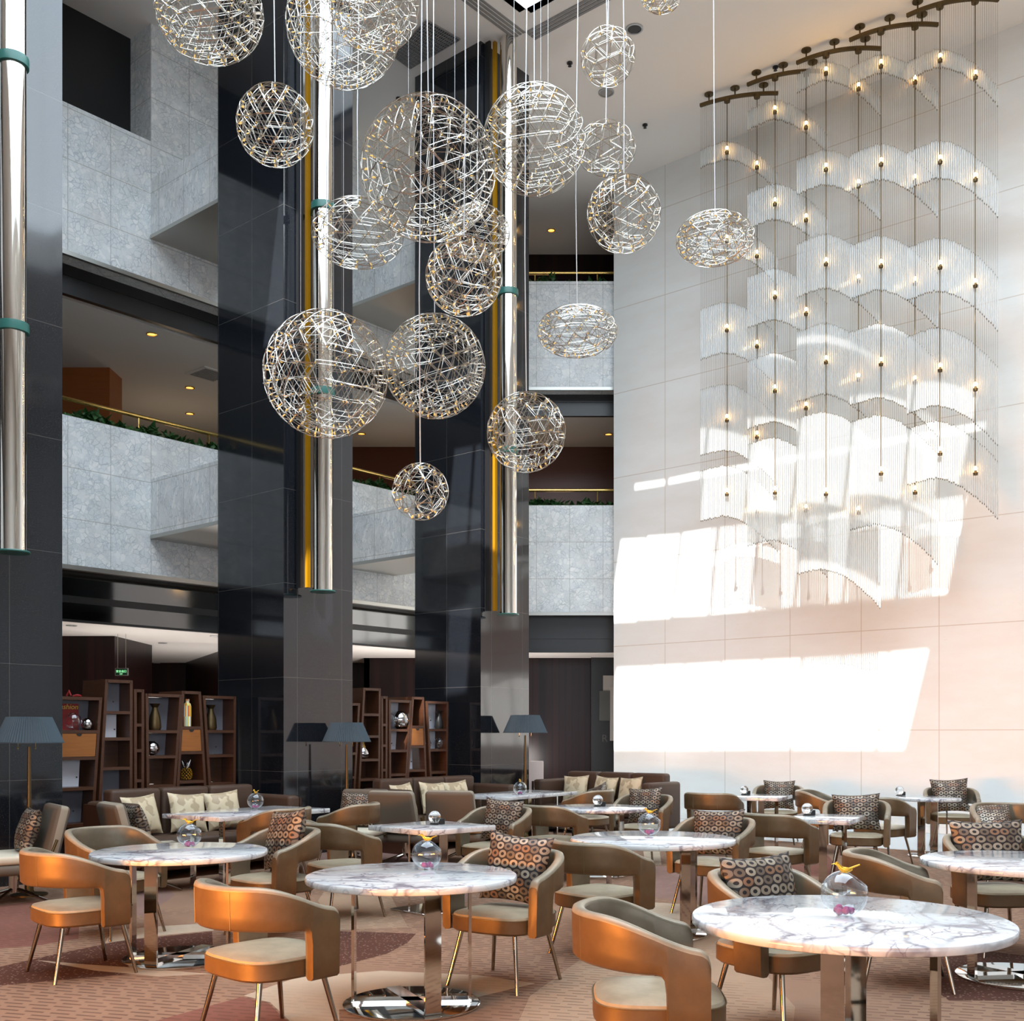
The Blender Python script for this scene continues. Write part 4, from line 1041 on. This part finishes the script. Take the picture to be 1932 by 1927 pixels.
# ------------------------------------------------------------------ display shelves
def shelf_unit(p0, xt0, xt1, yt, xb0, xb1, yb, rows, fills, label, depth=0.45, th=0.036, drawer=None):
    """front plane through p0 along U; the pixel outline of the front gives its width, taper and height"""
    def sz(x, y):
        P = on_plane(x, y, p0, NF); return (V2(P)-p0).dot(U), P.z
    a0, zt = sz(xt0, yt); a1, _ = sz(xt1, yt); b0, zb = sz(xb0, yb); b1, _ = sz(xb1, yb)
    lx = lambda z: a0+(b0-a0)*(z-zt)/(zb-zt); rx = lambda z: a1+(b1-a1)*(z-zt)/(zb-zt)
    sm = (lx(0)+rx(0))/2; org = p0+U*sm
    t = thing('display_shelf', label, 'shelf', (org.x, org.y, 0), atan2(U.y, U.x), 'tapered walnut display shelves')
    L = lambda z: lx(z)-sm; R = lambda z: rx(z)-sm
    for fn, s in ((L, 1), (R, -1)):
        m = MB(); vs = []
        for z in (0, zt):
            x = fn(z); vs += [(x, 0, z), (x+s*th, 0, z), (x+s*th, depth, z), (x, depth, z)]
        fcs = [(0, 3, 2, 1), (4, 5, 6, 7)]+[(i, (i+1) % 4, 4+(i+1) % 4, 4+i) for i in range(4)]
        if s < 0: fcs = [tuple(reversed(q)) for q in fcs]
        m.add(vs, fcs); m.build('side_panel', M['shelfwood'], t, smooth=False)
    zs = [zt]
    for y in rows: zs.append(sz((xt0+xt1)/2, y)[1])
    while zs[-1] > 0.75: zs.append(zs[-1]-0.42)
    zs.append(0.06)
    def trap(z0, z1, y0, y1, ins, mat, name, par, sx0=0.0, sx1=1.0):
        vs = []
        for z in (z0, z1):
            l, r_ = L(z)+ins, R(z)-ins; l, r_ = l+(r_-l)*sx0, l+(r_-l)*sx1
            vs += [(l, y0, z), (r_, y0, z), (r_, y1, z), (l, y1, z)]
        return MB().add(vs, [(3, 2, 1, 0), (4, 5, 6, 7), (0, 1, 5, 4), (1, 2, 6, 5), (2, 3, 7, 6), (3, 0, 4, 7)]).build(name, mat, par, smooth=False)
    for i, z in enumerate(zs):
        trap(z-th, z, 0.0, depth, th if i else th*0.5, M['shelfwood'], 'top_panel' if i == 0 else 'shelf_board', t)
    cells = []
    for i in range(len(zs)-1):
        z1, z0 = zs[i]-th, zs[i+1]
        cells.append((z0, z1)); f = fills[i] if i < len(fills) else 'd'
        if f == 'o':
            d = trap(z0+0.004, z1-0.004, 0.004, 0.03, th+0.004, M['drawerwood'], 'drawer_front', t)
            zc = z1-0.028; xc = (L(zc)+R(zc))/2
            MB().add([(xc+0.035*cos(pi+pi*k/10), 0.002, z1-0.006+0.03*sin(pi+pi*k/10)) for k in range(11)], [tuple(range(11))]).build('finger_notch', M['black'], d, smooth=False)
        elif f in 'gwW':
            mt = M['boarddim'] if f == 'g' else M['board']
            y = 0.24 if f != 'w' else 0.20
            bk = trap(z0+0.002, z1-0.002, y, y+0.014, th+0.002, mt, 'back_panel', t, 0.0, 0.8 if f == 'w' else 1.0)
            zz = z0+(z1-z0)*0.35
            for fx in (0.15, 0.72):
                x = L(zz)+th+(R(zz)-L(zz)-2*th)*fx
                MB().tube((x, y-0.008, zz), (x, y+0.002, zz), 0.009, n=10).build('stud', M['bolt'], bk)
        elif f == 'b':
            trap(z0+0.002, z1-0.002, 0.26, 0.274, th+0.002, M['shelfwood'], 'back_panel', t)
        else:
            trap(z0+0.002, z1-0.002, 0.27, 0.284, th+0.002, M['wood_dark'], 'back_panel', t)
    return t, cells, L, R, org
P1 = Vector((-3.59, 14.2)); P2 = Vector((-0.98, 16.7))
SH = [
 (P1, 110, 193, 1314, 110, 180, 1519, (1378, 1428.6, 1486), 'gowg', 'low display shelf at the far left with an orange drawer, next to the black column'),
 (P1, 199, 250.5, 1282, 187.6, 250, 1486, (1342, 1392, 1447.6), 'gwbg', 'tallest display shelf of the left group, leaning side, grey backs'),
 (P1, 253, 272.3, 1300.5, 253.5, 272, 1487, (1365.6, 1414, 1471), 'dddd', 'very narrow display shelf in the left group'),
 (P1, 274.8, 344, 1308.8, 277, 332, 1482, (1378.3, 1425.8, 1481), 'ggbd', 'display shelf with a glass gourd, fourth from the left in the left group'),
 (P1, 343.5, 379, 1304, 334, 389, 1476, (1371, 1418, 1473), 'dodd', 'tapered display shelf holding a striped vase above a drawer'),
 (P1, 383, 445.6, 1312.5, 393.5, 444.7, 1478, (1378, 1424, 1477), 'ggbd', 'display shelf at the right end of the left group, by the middle column'),
 (P2, 655, 679.7, 1326.5, 655, 671.6, 1472, (1370, 1420, 1465), 'bbbb', 'half hidden display shelf behind the middle lamp'),
 (P2, 685.8, 718.5, 1298, 677, 717, 1469, (1346.7, 1387.8, 1432, 1469), 'bbdbd', 'tallest display shelf of the right group, holding a grey gourd'),
 (P2, 719.4, 731.5, 1313.7, 719.5, 731, 1455, (1365.8, 1405, 1451.4), 'dddd', 'very narrow display shelf in the right group'),
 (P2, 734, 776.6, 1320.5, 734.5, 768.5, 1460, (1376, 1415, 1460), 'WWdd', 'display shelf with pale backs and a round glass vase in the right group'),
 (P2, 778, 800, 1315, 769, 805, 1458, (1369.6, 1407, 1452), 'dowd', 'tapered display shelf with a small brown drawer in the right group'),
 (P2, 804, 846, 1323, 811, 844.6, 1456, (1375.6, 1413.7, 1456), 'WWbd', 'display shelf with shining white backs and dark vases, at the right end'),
]
units = [shelf_unit(*a, depth=(0.52 if i in (1, 4, 7, 10) else 0.45)) for i, a in enumerate(SH)]
def in_shelf(u, cell, fx, y=0.11):
    t, cells, L, R, org = units[u]; z0, z1 = cells[cell]
    x = L(z0)+(R(z0)-L(z0))*fx; p = org+U*x+W*y
    return Vector((p.x, p.y, z0+0.001)), z1-z0
def shelf_vase(u, cell, fx, prof, sc, mat, name, label, cat='vase', y=0.11, bm=None):
    p, h = in_shelf(u, cell, fx, y); s = h*sc
    o = MB().lathe([(r*s, z*s) for r, z in prof], 28).build(name, M[mat], None, p); tag(o, label, cat); return o, p, s
gourd = [(0.18, 0), (0.30, 0.06), (0.36, 0.2), (0.35, 0.36), (0.25, 0.52), (0.12, 0.64), (0.08, 0.78), (0.07, 1.0)]
round_ = [(0.10, 0.0), (0.32, 0.12), (0.42, 0.38), (0.36, 0.62), (0.2, 0.76), (0.16, 0.8)]
tall = [(0.20, 0), (0.24, 0.1), (0.20, 0.5), (0.12, 0.72), (0.10, 0.85), (0.2, 1.0)]
shelf_vase(0, 0, 0.45, round_, 0.72, 'glass', 'glass_vase', 'round clear glass vase in front of the red magazine on the far left shelf')
shelf_vase(0, 0, 0.80, round_, 0.5, 'silver', 'glazed_vase', 'small silver vase at the right of the far left shelf top cell')
shelf_vase(3, 0, 0.40, tall, 0.80, 'bronze', 'bronze_vase', 'dim bronze vase in the top cell of the fourth left shelf')
shelf_vase(3, 1, 0.32, round_, 0.80, 'silver', 'glazed_vase', 'round mirrored vase in the second cell of the fourth left shelf')
o, p, s = shelf_vase(4, 0, 0.44, [(0.14, 0), (0.145, 0.3), (0.14, 0.72), (0.11, 0.82), (0.07, 0.86), (0.075, 0.98)], 0.86, 'mosaic', 'striped_vase', 'tall vase with orange, yellow and white stripes above a drawer', y=0.065)
shelf_vase(5, 0, 0.34, tall, 0.8, 'bronze', 'bronze_vase', 'dim bronze vase on the shelf at the right end of the left group')
o, p, s = shelf_vase(7, 2, 0.38, [(0.20, 0), (0.36, 0.12), (0.42, 0.3), (0.36, 0.5), (0.22, 0.68)], 0.8, 'silver', 'gourd_ornament', 'grey gourd ornament with an amber neck beside the middle lamp shade', 'ornament')
MB().lathe([(0.22*s, 0.68*s), (0.14*s, 0.84*s), (0.10*s, 1.05*s), (0.0, 1.06*s)], 20).build('neck', M['amber'], o)
shelf_vase(9, 0, 0.78, round_, 0.85, 'silver', 'glazed_vase', 'big silver egg shaped vase against a pale shelf back in the right group')
shelf_vase(9, 0, 0.22, round_, 0.75, 'glass', 'glass_vase', 'clear glass vase at the left of a pale shelf back in the right group')
for fx, nm in ((0.12, 'left'), (0.80, 'right')):
    shelf_vase(11, 0, fx, tall, 0.72, 'black', 'black_vase', 'black vase at the %s of the shining white top cell' % nm)
    shelf_vase(11, 1, fx, round_, 0.75, 'glass', 'glass_vase', 'glass vase at the %s of the shining white second cell' % nm)
# pineapple ornament
p, h = in_shelf(4, 2, 0.5, 0.12); s = h*0.8
t = thing('pineapple_ornament', 'gold pineapple shaped ornament on the shelf under the drawer', 'ornament', p)
m = MB()
for j in range(7):
    for k in range(10):
        a = 2*pi*(k+0.5*(j % 2))/10; z = 0.06+0.08*j; r = 0.26*sqrt(max(0.05, 1-((z-0.28)/0.34)**2))
        m.lathe([(0, -0.045), (0.045, 0), (0, 0.045)], 6, c=(r*cos(a), r*sin(a), z))
m.v = [(x*s, y*s, z*s) for x, y, z in m.v]; m.build('body', M['gold'], t)
m = MB()
for k in range(14):
    a = 2*pi*k/14*2.4; l = 0.22+0.02*k; m.path([(0, 0, 0.55*s), (0.10*cos(a)*s, 0.10*sin(a)*s, (0.62+0.01*k)*s), (0.20*cos(a)*s, 0.20*sin(a)*s, (0.66+l*0.7)*s)], [0.03*s, 0.022*s, 0.003*s], 5)
m.build('leaf_crown', M['silver'], t)
# magazine with its title
p, h = in_shelf(0, 0, 0.43, 0.20)
t = thing('magazine', 'red magazine with yellow title standing behind the glass vase on the far left shelf', 'magazine', p, aU)
m = MB(); m.box((-0.13, 0, 0), (0.13, 0.012, h*0.88)); m.build('cover', M['red'], t, smooth=False)
o = link('title_lettering', text_mesh('fashion', 0.085, M['yellow'], 0.25), t, (0.0, -0.002, h*0.70)); o.rotation_euler = (pi/2, 0, 0)
p, h = in_shelf(0, 0, 0.45, 0.2); zt = p.z+h+0.037
for k, (dx, L_) in enumerate(((0.0, 0.05), (0.10, 0.10))):
    q = Vector((p.x, p.y, zt))+Vector((U.x, U.y, 0))*dx
    m = MB().path([(-L_/2, 0, 0.012), (0, 0.01, 0.02+0.05*(1-k)), (L_/2, 0, 0.014)], [0.012, 0.016, 0.01], 8); o = m.build('red_ornament', M['red'], None, q)
    tag(o, ('tiny upright red ornament' if k == 0 else 'tiny flat red ornament')+' on top of the far left shelf', 'ornament')

# ------------------------------------------------------------------ floor lamps
def floor_lamp(x, D, sc, label):
    t = thing('floor_lamp', label, 'lamp', ((x-CX)/F*D, D, 0), 0, 'pleated floor lamps'); t.scale = (sc, sc, sc)
    MB().lathe([(0.17, 0), (0.17, 0.015), (0.05, 0.03), (0.042, 0.05), (0.030, 0.5), (0.020, 1.0), (0.013, 1.45)], 28).build('stem', M['bronze'], t)
    n = 144; vs = []; r0, r1, z0, z1 = 0.315, 0.205, 1.49, 1.74
    for r, z in ((r0, z0), (r1, z1)):
        for k in range(n):
            rr = r+(0.005 if k % 2 else -0.004); a = 2*pi*k/n; vs.append((rr*cos(a), rr*sin(a), z))
    m = MB().add(vs, [(i, (i+1) % n, n+(i+1) % n, n+i) for i in range(n)])
    m.build('lamp_shade', M['shade'], t, smooth=False)
    MB().lathe([(r0-0.006, z0-0.004), (r0+0.006, z0-0.004), (r0+0.006, z0+0.006), (r0-0.006, z0+0.006)], 64, cap=False).build('shade_rim', M['shade'], t)
    MB().lathe([(0.013, z1-0.02), (r1, z1-0.016), (r1, z1-0.012), (0.013, z1-0.012)], 40, cap=False).build('shade_top', M['shade'], t)
    for k in (-1, 1):
        m = MB().tube((k*0.085, -0.05, z0-0.045), (k*0.085, -0.05, z0+0.12), 0.003, n=6); m.lathe([(0.0, -0.012), (0.009, 0), (0.006, 0.012), (0, 0.02)], 10, c=(k*0.085, -0.05, z0-0.055)); m.build('pull_chain', M['rope'], t)
    return t
floor_lamp(55, 10.55, 0.99, 'floor lamp with a blue grey pleated shade by the black column at the left edge')
floor_lamp(654, 14.15, 0.98, 'floor lamp with a pleated shade in front of the middle black column')
floor_lamp(991, 16.65, 1.06, 'floor lamp with a pleated shade by the sunlit black column near the white wall')

# ------------------------------------------------------------------ sign, plinth and panels at the back
p = at(229, 1268, 17.9)
t = thing('exit_sign', 'green lit exit sign hanging below the lounge ceiling', 'sign', p, radians(-8))
MB().box((-0.11, 0, -0.06), (0.11, 0.03, 0.06)).build('housing', M['steel_trim'], t, smooth=False)
MB().box((-0.102, -0.003, -0.053), (0.102, 0, 0.053)).build('sign_face', M['exitback'], t, smooth=False)
for body, sz, z in (('\u5b89\u5168\u51fa\u53e3', 0.046, -0.008), ('EXIT', 0.026, -0.044)):
    o = link('sign_lettering', text_mesh(body, sz, M['exitgreen']), t, (0, -0.005, z)); o.rotation_euler = (pi/2, 0, 0)
m = MB()
for x in (-0.07, 0.07): m.tube((x, 0.015, 0.06), (x, 0.015, 3.2-p.z), 0.004, n=6)
m.build('hanger', M['steel_trim'], t)
q = at(1011, 1440, 18.45)
o = MB().rbox((-0.125, -0.125, 0), (0.125, 0.125, 1.10), 0.004, seg=1).build('plinth', M['plinth'], None, (q.x, q.y, 0)); tag(o, 'plain cream block standing beside the sunlit black column', 'plinth')
yb = 23.43
def rectpx(x0, y0, x1, y1, mat, label, dy):
    a_, b_ = at(x0, y1, yb), at(x1, y0, yb)
    o = MB().box((0, 0, 0), (b_.x-a_.x, 0.02+dy, b_.z-a_.z)).build('wall_panel', M[mat], None, (a_.x, yb-dy, a_.z), smooth=False); tag(o, label, 'panel', 'panels on the dark glass')
rectpx(1138, 1275, 1164, 1304, 'panel_grey', 'pale grey square panel, highest on the dark glass beside the white wall', 0.0)
rectpx(1131, 1304, 1151, 1360, 'panel_dim', 'dim narrow panel on the dark glass beside the white wall', 0.02)
rectpx(1151, 1296, 1162, 1398, 'panel_grey', 'tall thin grey panel on the dark glass beside the white wall', 0.04)
q = at(1141, 1400, yb); o = link('letter', text_mesh('R', 0.22, M['panel_dim']), None, (q.x, yb+0.0195, q.z)); o.rotation_euler = (pi/2, 0, 0); tag(o, 'faint capital letter on the dark glass beside the white wall', 'letter')

# ------------------------------------------------------------------ wire sphere lamps
PHI = (1+sqrt(5))/2
def geodesic(nu):
    base = [Vector(v).normalized() for v in ((-1, PHI, 0), (1, PHI, 0), (-1, -PHI, 0), (1, -PHI, 0), (0, -1, PHI), (0, 1, PHI), (0, -1, -PHI), (0, 1, -PHI), (PHI, 0, -1), (PHI, 0, 1), (-PHI, 0, -1), (-PHI, 0, 1))]
    tri = [(0, 11, 5), (0, 5, 1), (0, 1, 7), (0, 7, 10), (0, 10, 11), (1, 5, 9), (5, 11, 4), (11, 10, 2), (10, 7, 6), (7, 1, 8), (3, 9, 4), (3, 4, 2), (3, 2, 6), (3, 6, 8), (3, 8, 9), (4, 9, 5), (2, 4, 11), (6, 2, 10), (8, 6, 7), (9, 8, 1)]
    V, key, E = [], {}, set()
    def idx(p):
        p = p.normalized(); k = tuple(round(c, 4) for c in p)
        if k not in key: key[k] = len(V); V.append(p)
        return key[k]
    for a, b, c in tri:
        A, B, Cc = base[a], base[b], base[c]; g = {}
        for i in range(nu+1):
            for j in range(nu+1-i):
                g[i, j] = idx((A*(nu-i-j)+B*i+Cc*j)/nu)
        for i in range(nu):
            for j in range(nu-i):
                for q in ((g[i, j], g[i+1, j]), (g[i+1, j], g[i, j+1]), (g[i, j+1], g[i, j])): E.add((min(q), max(q)))
    return V, sorted(E)
GEO = {n: geodesic(n) for n in (2, 3, 4)}
led_me = MB().lathe([(0.0, -0.014), (0.0042, -0.010), (0.005, 0.0), (0.0042, 0.010), (0.0, 0.014)], 7).mesh('led', M['led'])
GL = [  # px, py, width, height, distance, frequency, label
    (395, 22, 200, 200, 8.6, 4, 'wire sphere lamp cut by the top edge at the left, in front of grey marble'),
    (648, 47, 214, 232, 9.2, 4, 'large wire sphere lamp at the top, around the second steel pipe'),
    (706, 14, 168, 172, 8.0, 3, 'dark wire sphere lamp cut by the top edge, overlapping a larger one'),
    (519, 237, 143, 160, 8.4, 3, 'wire sphere lamp hanging alone in front of the left black column face'),
    (808, 320, 253, 280, 8.2, 4, 'largest wire sphere lamp, upper centre, with a red glint in its middle'),
    (1008, 265, 192, 230, 9.4, 4, 'tall bright wire sphere lamp just right of the largest one'),
    (1147, 107, 102, 118, 9.0, 2, 'small egg shaped wire lamp against the ceiling near the round recessed light'),
    (1143, 280, 112, 105, 10.0, 2, 'flattened bright wire lamp touching the tall sphere, against the ceiling'),
    (1177, 404, 138, 145, 8.6, 3, 'wire sphere lamp in front of the left edge of the white wall'),
    (1349, 451, 146, 97, 8.8, 3, 'flat oval wire lamp in front of the glass rod chandelier'),
    (1089, 626, 151, 92, 9.5, 3, 'flat oval wire lamp in front of the grey marble balcony by the white wall'),
    (675, 441, 172, 127, 10.0, 3, 'flattened wire lamp beside the ring of the middle steel pipe'),
    (900, 440, 124, 110, 9.6, 3, 'wire lamp half hidden behind the middle small sphere, by the right steel pipe'),
    (875, 522, 143, 150, 7.4, 3, 'wire sphere lamp just below the largest one, slightly to its right'),
    (615, 707, 233, 240, 8.2, 4, 'big wire sphere lamp around the lower middle steel pipe'),
    (820, 692, 190, 208, 9.0, 4, 'big wire sphere lamp in front of the right black column, touching its left neighbour'),
    (993, 816, 148, 150, 8.6, 3, 'wire sphere lamp at the lower end of the right steel pipe'),
    (793, 928, 106, 106, 7.6, 2, 'lowest and smallest wire sphere lamp'),
    (1248, -8, 76, 62, 8.5, 2, 'tip of a small wire lamp at the top edge right of centre'),
]
for gi, (px, py, w_, h_, D, nu, lab) in enumerate(GL):
    p = at(px, py, D); R = w_/F*D/2
    ob = sqrt(1+((py-CY)/F)**2)                                  # off-axis stretch of a sphere in the picture
    sq = min(1.0, max(0.5, (h_/w_)/ob)); sq = 1.0 if sq > 0.9 else sq
    t = thing('wire_sphere_lamp', lab, 'pendant lamp', p, 0, 'steel wire sphere pendants')
    V, E = GEO[nu]; rnd = random.Random(gi); rot = Matrix.Rotation(rnd.uniform(0, 6), 3, 'Z') @ Matrix.Rotation(rnd.uniform(0, 1), 3, 'X')
    VV = [rot @ v for v in V]; S = Matrix.Diagonal((1, 1, sq)); rr = 0.0032+0.0010*min(1, R)
    mo, mi = MB(), MB(); kin = 0.86
    for a, b in E:
        A, B = VV[a], VV[b]
        for off in (-1, 1):
            tn = A.cross(B).normalized()*off*0.011
            pts = []
            for f in (0, 0.33, 0.67, 1.0):
                q = A.lerp(B, f).normalized(); pts.append((S @ q)*R+tn)
            mo.path(pts, rr*0.8, 3)
            break
        mi.tube((S @ A)*R*kin, (S @ B)*R*kin, rr*0.6, n=3, caps=False)
    for v in VV: mi.tube((S @ v)*R*(kin-0.02), (S @ v)*R*1.012, rr*1.3, n=5)
    mo.build('outer_lattice', M['lattice'], t); mi.build('inner_lattice', M['lattice'], t)
    order = sorted(range(len(VV)), key=lambda i: VV[i].y)
    rest = MB()
    for c_, i in enumerate(order):
        v = VV[i]; pos = (S @ v)*R*0.95; q = v.to_track_quat('Z', 'Y')
        side = v.orthogonal().normalized()*0.008
        if c_ < 96:
            o = link('led_bulb', led_me, t, pos+side); o.rotation_mode = 'QUATERNION'; o.rotation_quaternion = q
        else:
            rest.tube(pos+side-v*0.012, pos+side+v*0.012, 0.0045, n=5)
    if rest.v:
        o = rest.build('led_bulb_cluster', M['led'], t); o['kind'] = 'stuff'
    m = MB(); top = R*sq
    zc = 12.98-p.z
    pts = [(0.0, 0, top*0.99)]
    for k in range(1, 9):
        f = k/8; pts.append((0.012*sin(f*9+gi)*(1 if k < 8 else 0), 0.0, top+(zc-top)*f))
    m.path(pts, 0.0042, 6); m.build('power_cable', M['cable'], t)
    if R > 0.42:
        for k in range(3):
            a_ = 2*pi*k/3+gi; v = Vector((sin(0.42)*cos(a_), sin(0.42)*sin(a_), cos(0.42)))
            b_ = (S @ v)*R
            MB().tube(b_, (b_.x, b_.y, zc), 0.0016, n=4).build('hanging_wire', M['cable'], t)

# ------------------------------------------------------------------ glass rod chandelier, five bronze bars
ZB = 11.93
PAN = [  # bar pixels left, middle, right; tiers as left-edge (top, bottom) pixels; label
    ([(1321, 202), (1382, 186), (1468, 179)], [(285, 317), (440, 490), (585, 678), (738, 860), (890, 983)], 'first'),
    ([(1410, 163), (1469, 144), (1562, 138)], [(212, 246), (367, 432), (525, 619), (683, 809), (840, 1029)], 'second'),
    ([(1503, 122), (1566, 101), (1662, 95)], [(142, 175), (305, 368), (462, 561), (628, 758), (792, 1083)], 'middle, longest'),
    ([(1603, 79), (1667, 57), (1770, 50)], [(130, 162), (295, 360), (466, 565), (629, 765), (799, 1000)], 'fourth'),
    ([(1711, 33), (1775, 10), (1884, 3)], [(120, 152), (290, 358), (470, 567), (637, 780), (811, 915)], 'nearest')]
for pi_, (bar_px, tiers, lab) in enumerate(PAN):
    a_, b_, c_ = [V2(at_z(x, y, ZB)) for x, y in bar_px]
    tm = (b_-a_).length/((b_-a_).length+(c_-b_).length)
    ctrl = (b_-a_*(1-tm)**2-c_*tm**2)/(2*tm*(1-tm))
    curve = lambda f: a_*(1-f)**2+ctrl*2*f*(1-f)+c_*f*f
    D0 = a_.y
    org = curve(0.5)
    t = thing('glass_rod_chandelier', 'bronze bar with curtains of glass rods, %s of five along the white wall' % lab, 'chandelier', (org.x, org.y, ZB), 0, 'glass rod chandelier sections')
    loc = lambda f, z: (curve(f).x-org.x, curve(f).y-org.y, z-ZB)
    m = MB(); n = 20
    for k in range(n):
        p0, p1 = Vector(loc(k/n, ZB)), Vector(loc((k+1)/n, ZB)); d = (p1-p0).normalized(); nn = Vector((-d.y, d.x, 0))*0.022
        m.add([p0-nn, p1-nn, p1+nn, p0+nn]+[v+Vector((0, 0, 0.05)) for v in (p0-nn, p1-nn, p1+nn, p0+nn)], [(3, 2, 1, 0), (4, 5, 6, 7), (0, 1, 5, 4), (2, 3, 7, 6)]+([(3, 0, 4, 7)] if k == 0 else [])+([(1, 2, 6, 5)] if k == n-1 else []))
    m.build('mounting_bar', M['bronze'], t, smooth=False)
    for f in (0.12, 0.46, 0.82):
        x, y, z = loc(f, ZB); MB().lathe([(0.012, 0.05), (0.012, CEIL-ZB-0.02), (0.075, CEIL-ZB-0.018), (0.075, CEIL-ZB)], 24, c=(x, y, z)).build('ceiling_rose', M['bronze'], t)
    NR = 42
    drop = lambda f: (0.05*(f/0.3) if f < 0.3 else 0.05)-0.62*max(0.0, (f-0.28)/0.72)**1.7
    zpx = lambda y: H+(CY-y)*D0/F
    rnd = random.Random(pi_+50)
    zlow = zpx(tiers[-1][1])
    stuff = MB()
    for ti in (4, 3, 2, 1, 0):
        zt, zb = zpx(tiers[ti][0]), zpx(tiers[ti][1]); Lr = zt-zb
        rm = MB().lathe([(0.0115, 0.0), (0.0115, Lr*0.25), (0.0115, Lr*0.5), (0.0115, Lr*0.75), (0.0115, Lr)], 8, cap=False)
        rm.lathe([(0.0, -0.022), (0.006, -0.018), (0.007, 0.004)], 6, m=1, cap=False); rm.lathe([(0.007, Lr-0.004), (0.006, Lr+0.014), (0.0, Lr+0.018)], 6, m=1, cap=False)
        me = rm.mesh('glass_rod', [M['rod'], M['bronze']])
        for k in range(NR):
            f = (k+0.5)/NR; x, y, z = loc(f, zb+drop(f)+rnd.uniform(-0.012, 0.012))
            if ti >= 3 or (ti == 2 and k < 16):
                link('glass_rod', me, t, (x, y, z))
            else:
                stuff.add([(vx+x, vy+y, vz+z) for vx, vy, vz in rm.v], rm.f, rm.m)
    o = stuff.build('glass_rod_rows', [M['rod'], M['bronze']], t); o['kind'] = 'stuff'
    for k in range(NR):
        f = (k+0.5)/NR; x, y, z = loc(f, ZB); z2 = zlow+drop(f)-ZB+0.02
        MB().tube((x, y, 0.0), (x, y, z2), 0.0016, n=3, caps=False).build('hanging_wire', M['bronze'], t)
    for si, f in enumerate((0.36, 0.74)):
        x, y, z = loc(f, ZB); inn = Vector((-(c_-a_).y, (c_-a_).x)).normalized()
        inn = (inn if inn.dot(NW) > 0 else -inn)*0.05
        x += inn.x*0.6; y += inn.y*0.6
        zl = zpx((tiers[-1][0]*0.45+tiers[-1][1]*0.55))+drop(f)-ZB
        m = MB().tube((x, y, 0), (x, y, zl), 0.0065, n=8); m.lathe([(0.05, -0.05), (0.055, 0.0), (0.02, 0.02)], 16, c=(x, y, -0.01)); m.build('stem', M['bronze'], t)
        for ti in range(5):
            zc = zpx((tiers[ti][0]+tiers[ti][1])/2)+drop(f)-ZB
            if si == 1: zc -= 0.03
            so_ = MB().lathe([(0.0, -0.10), (0.030, -0.095), (0.034, -0.06), (0.016, -0.05), (0.014, -0.025)], 14, c=(x+inn.x*0.9, y+inn.y*0.9, zc)); o = so_.build('bulb_holder', M['bronze'], t)
            MB().lathe([(0.0, -0.03), (0.016, -0.022), (0.022, 0.0), (0.016, 0.022), (0.0, 0.032)], 12, c=(x+inn.x*0.9, y+inn.y*0.9, zc)).build('bulb', M['bulb'], o)
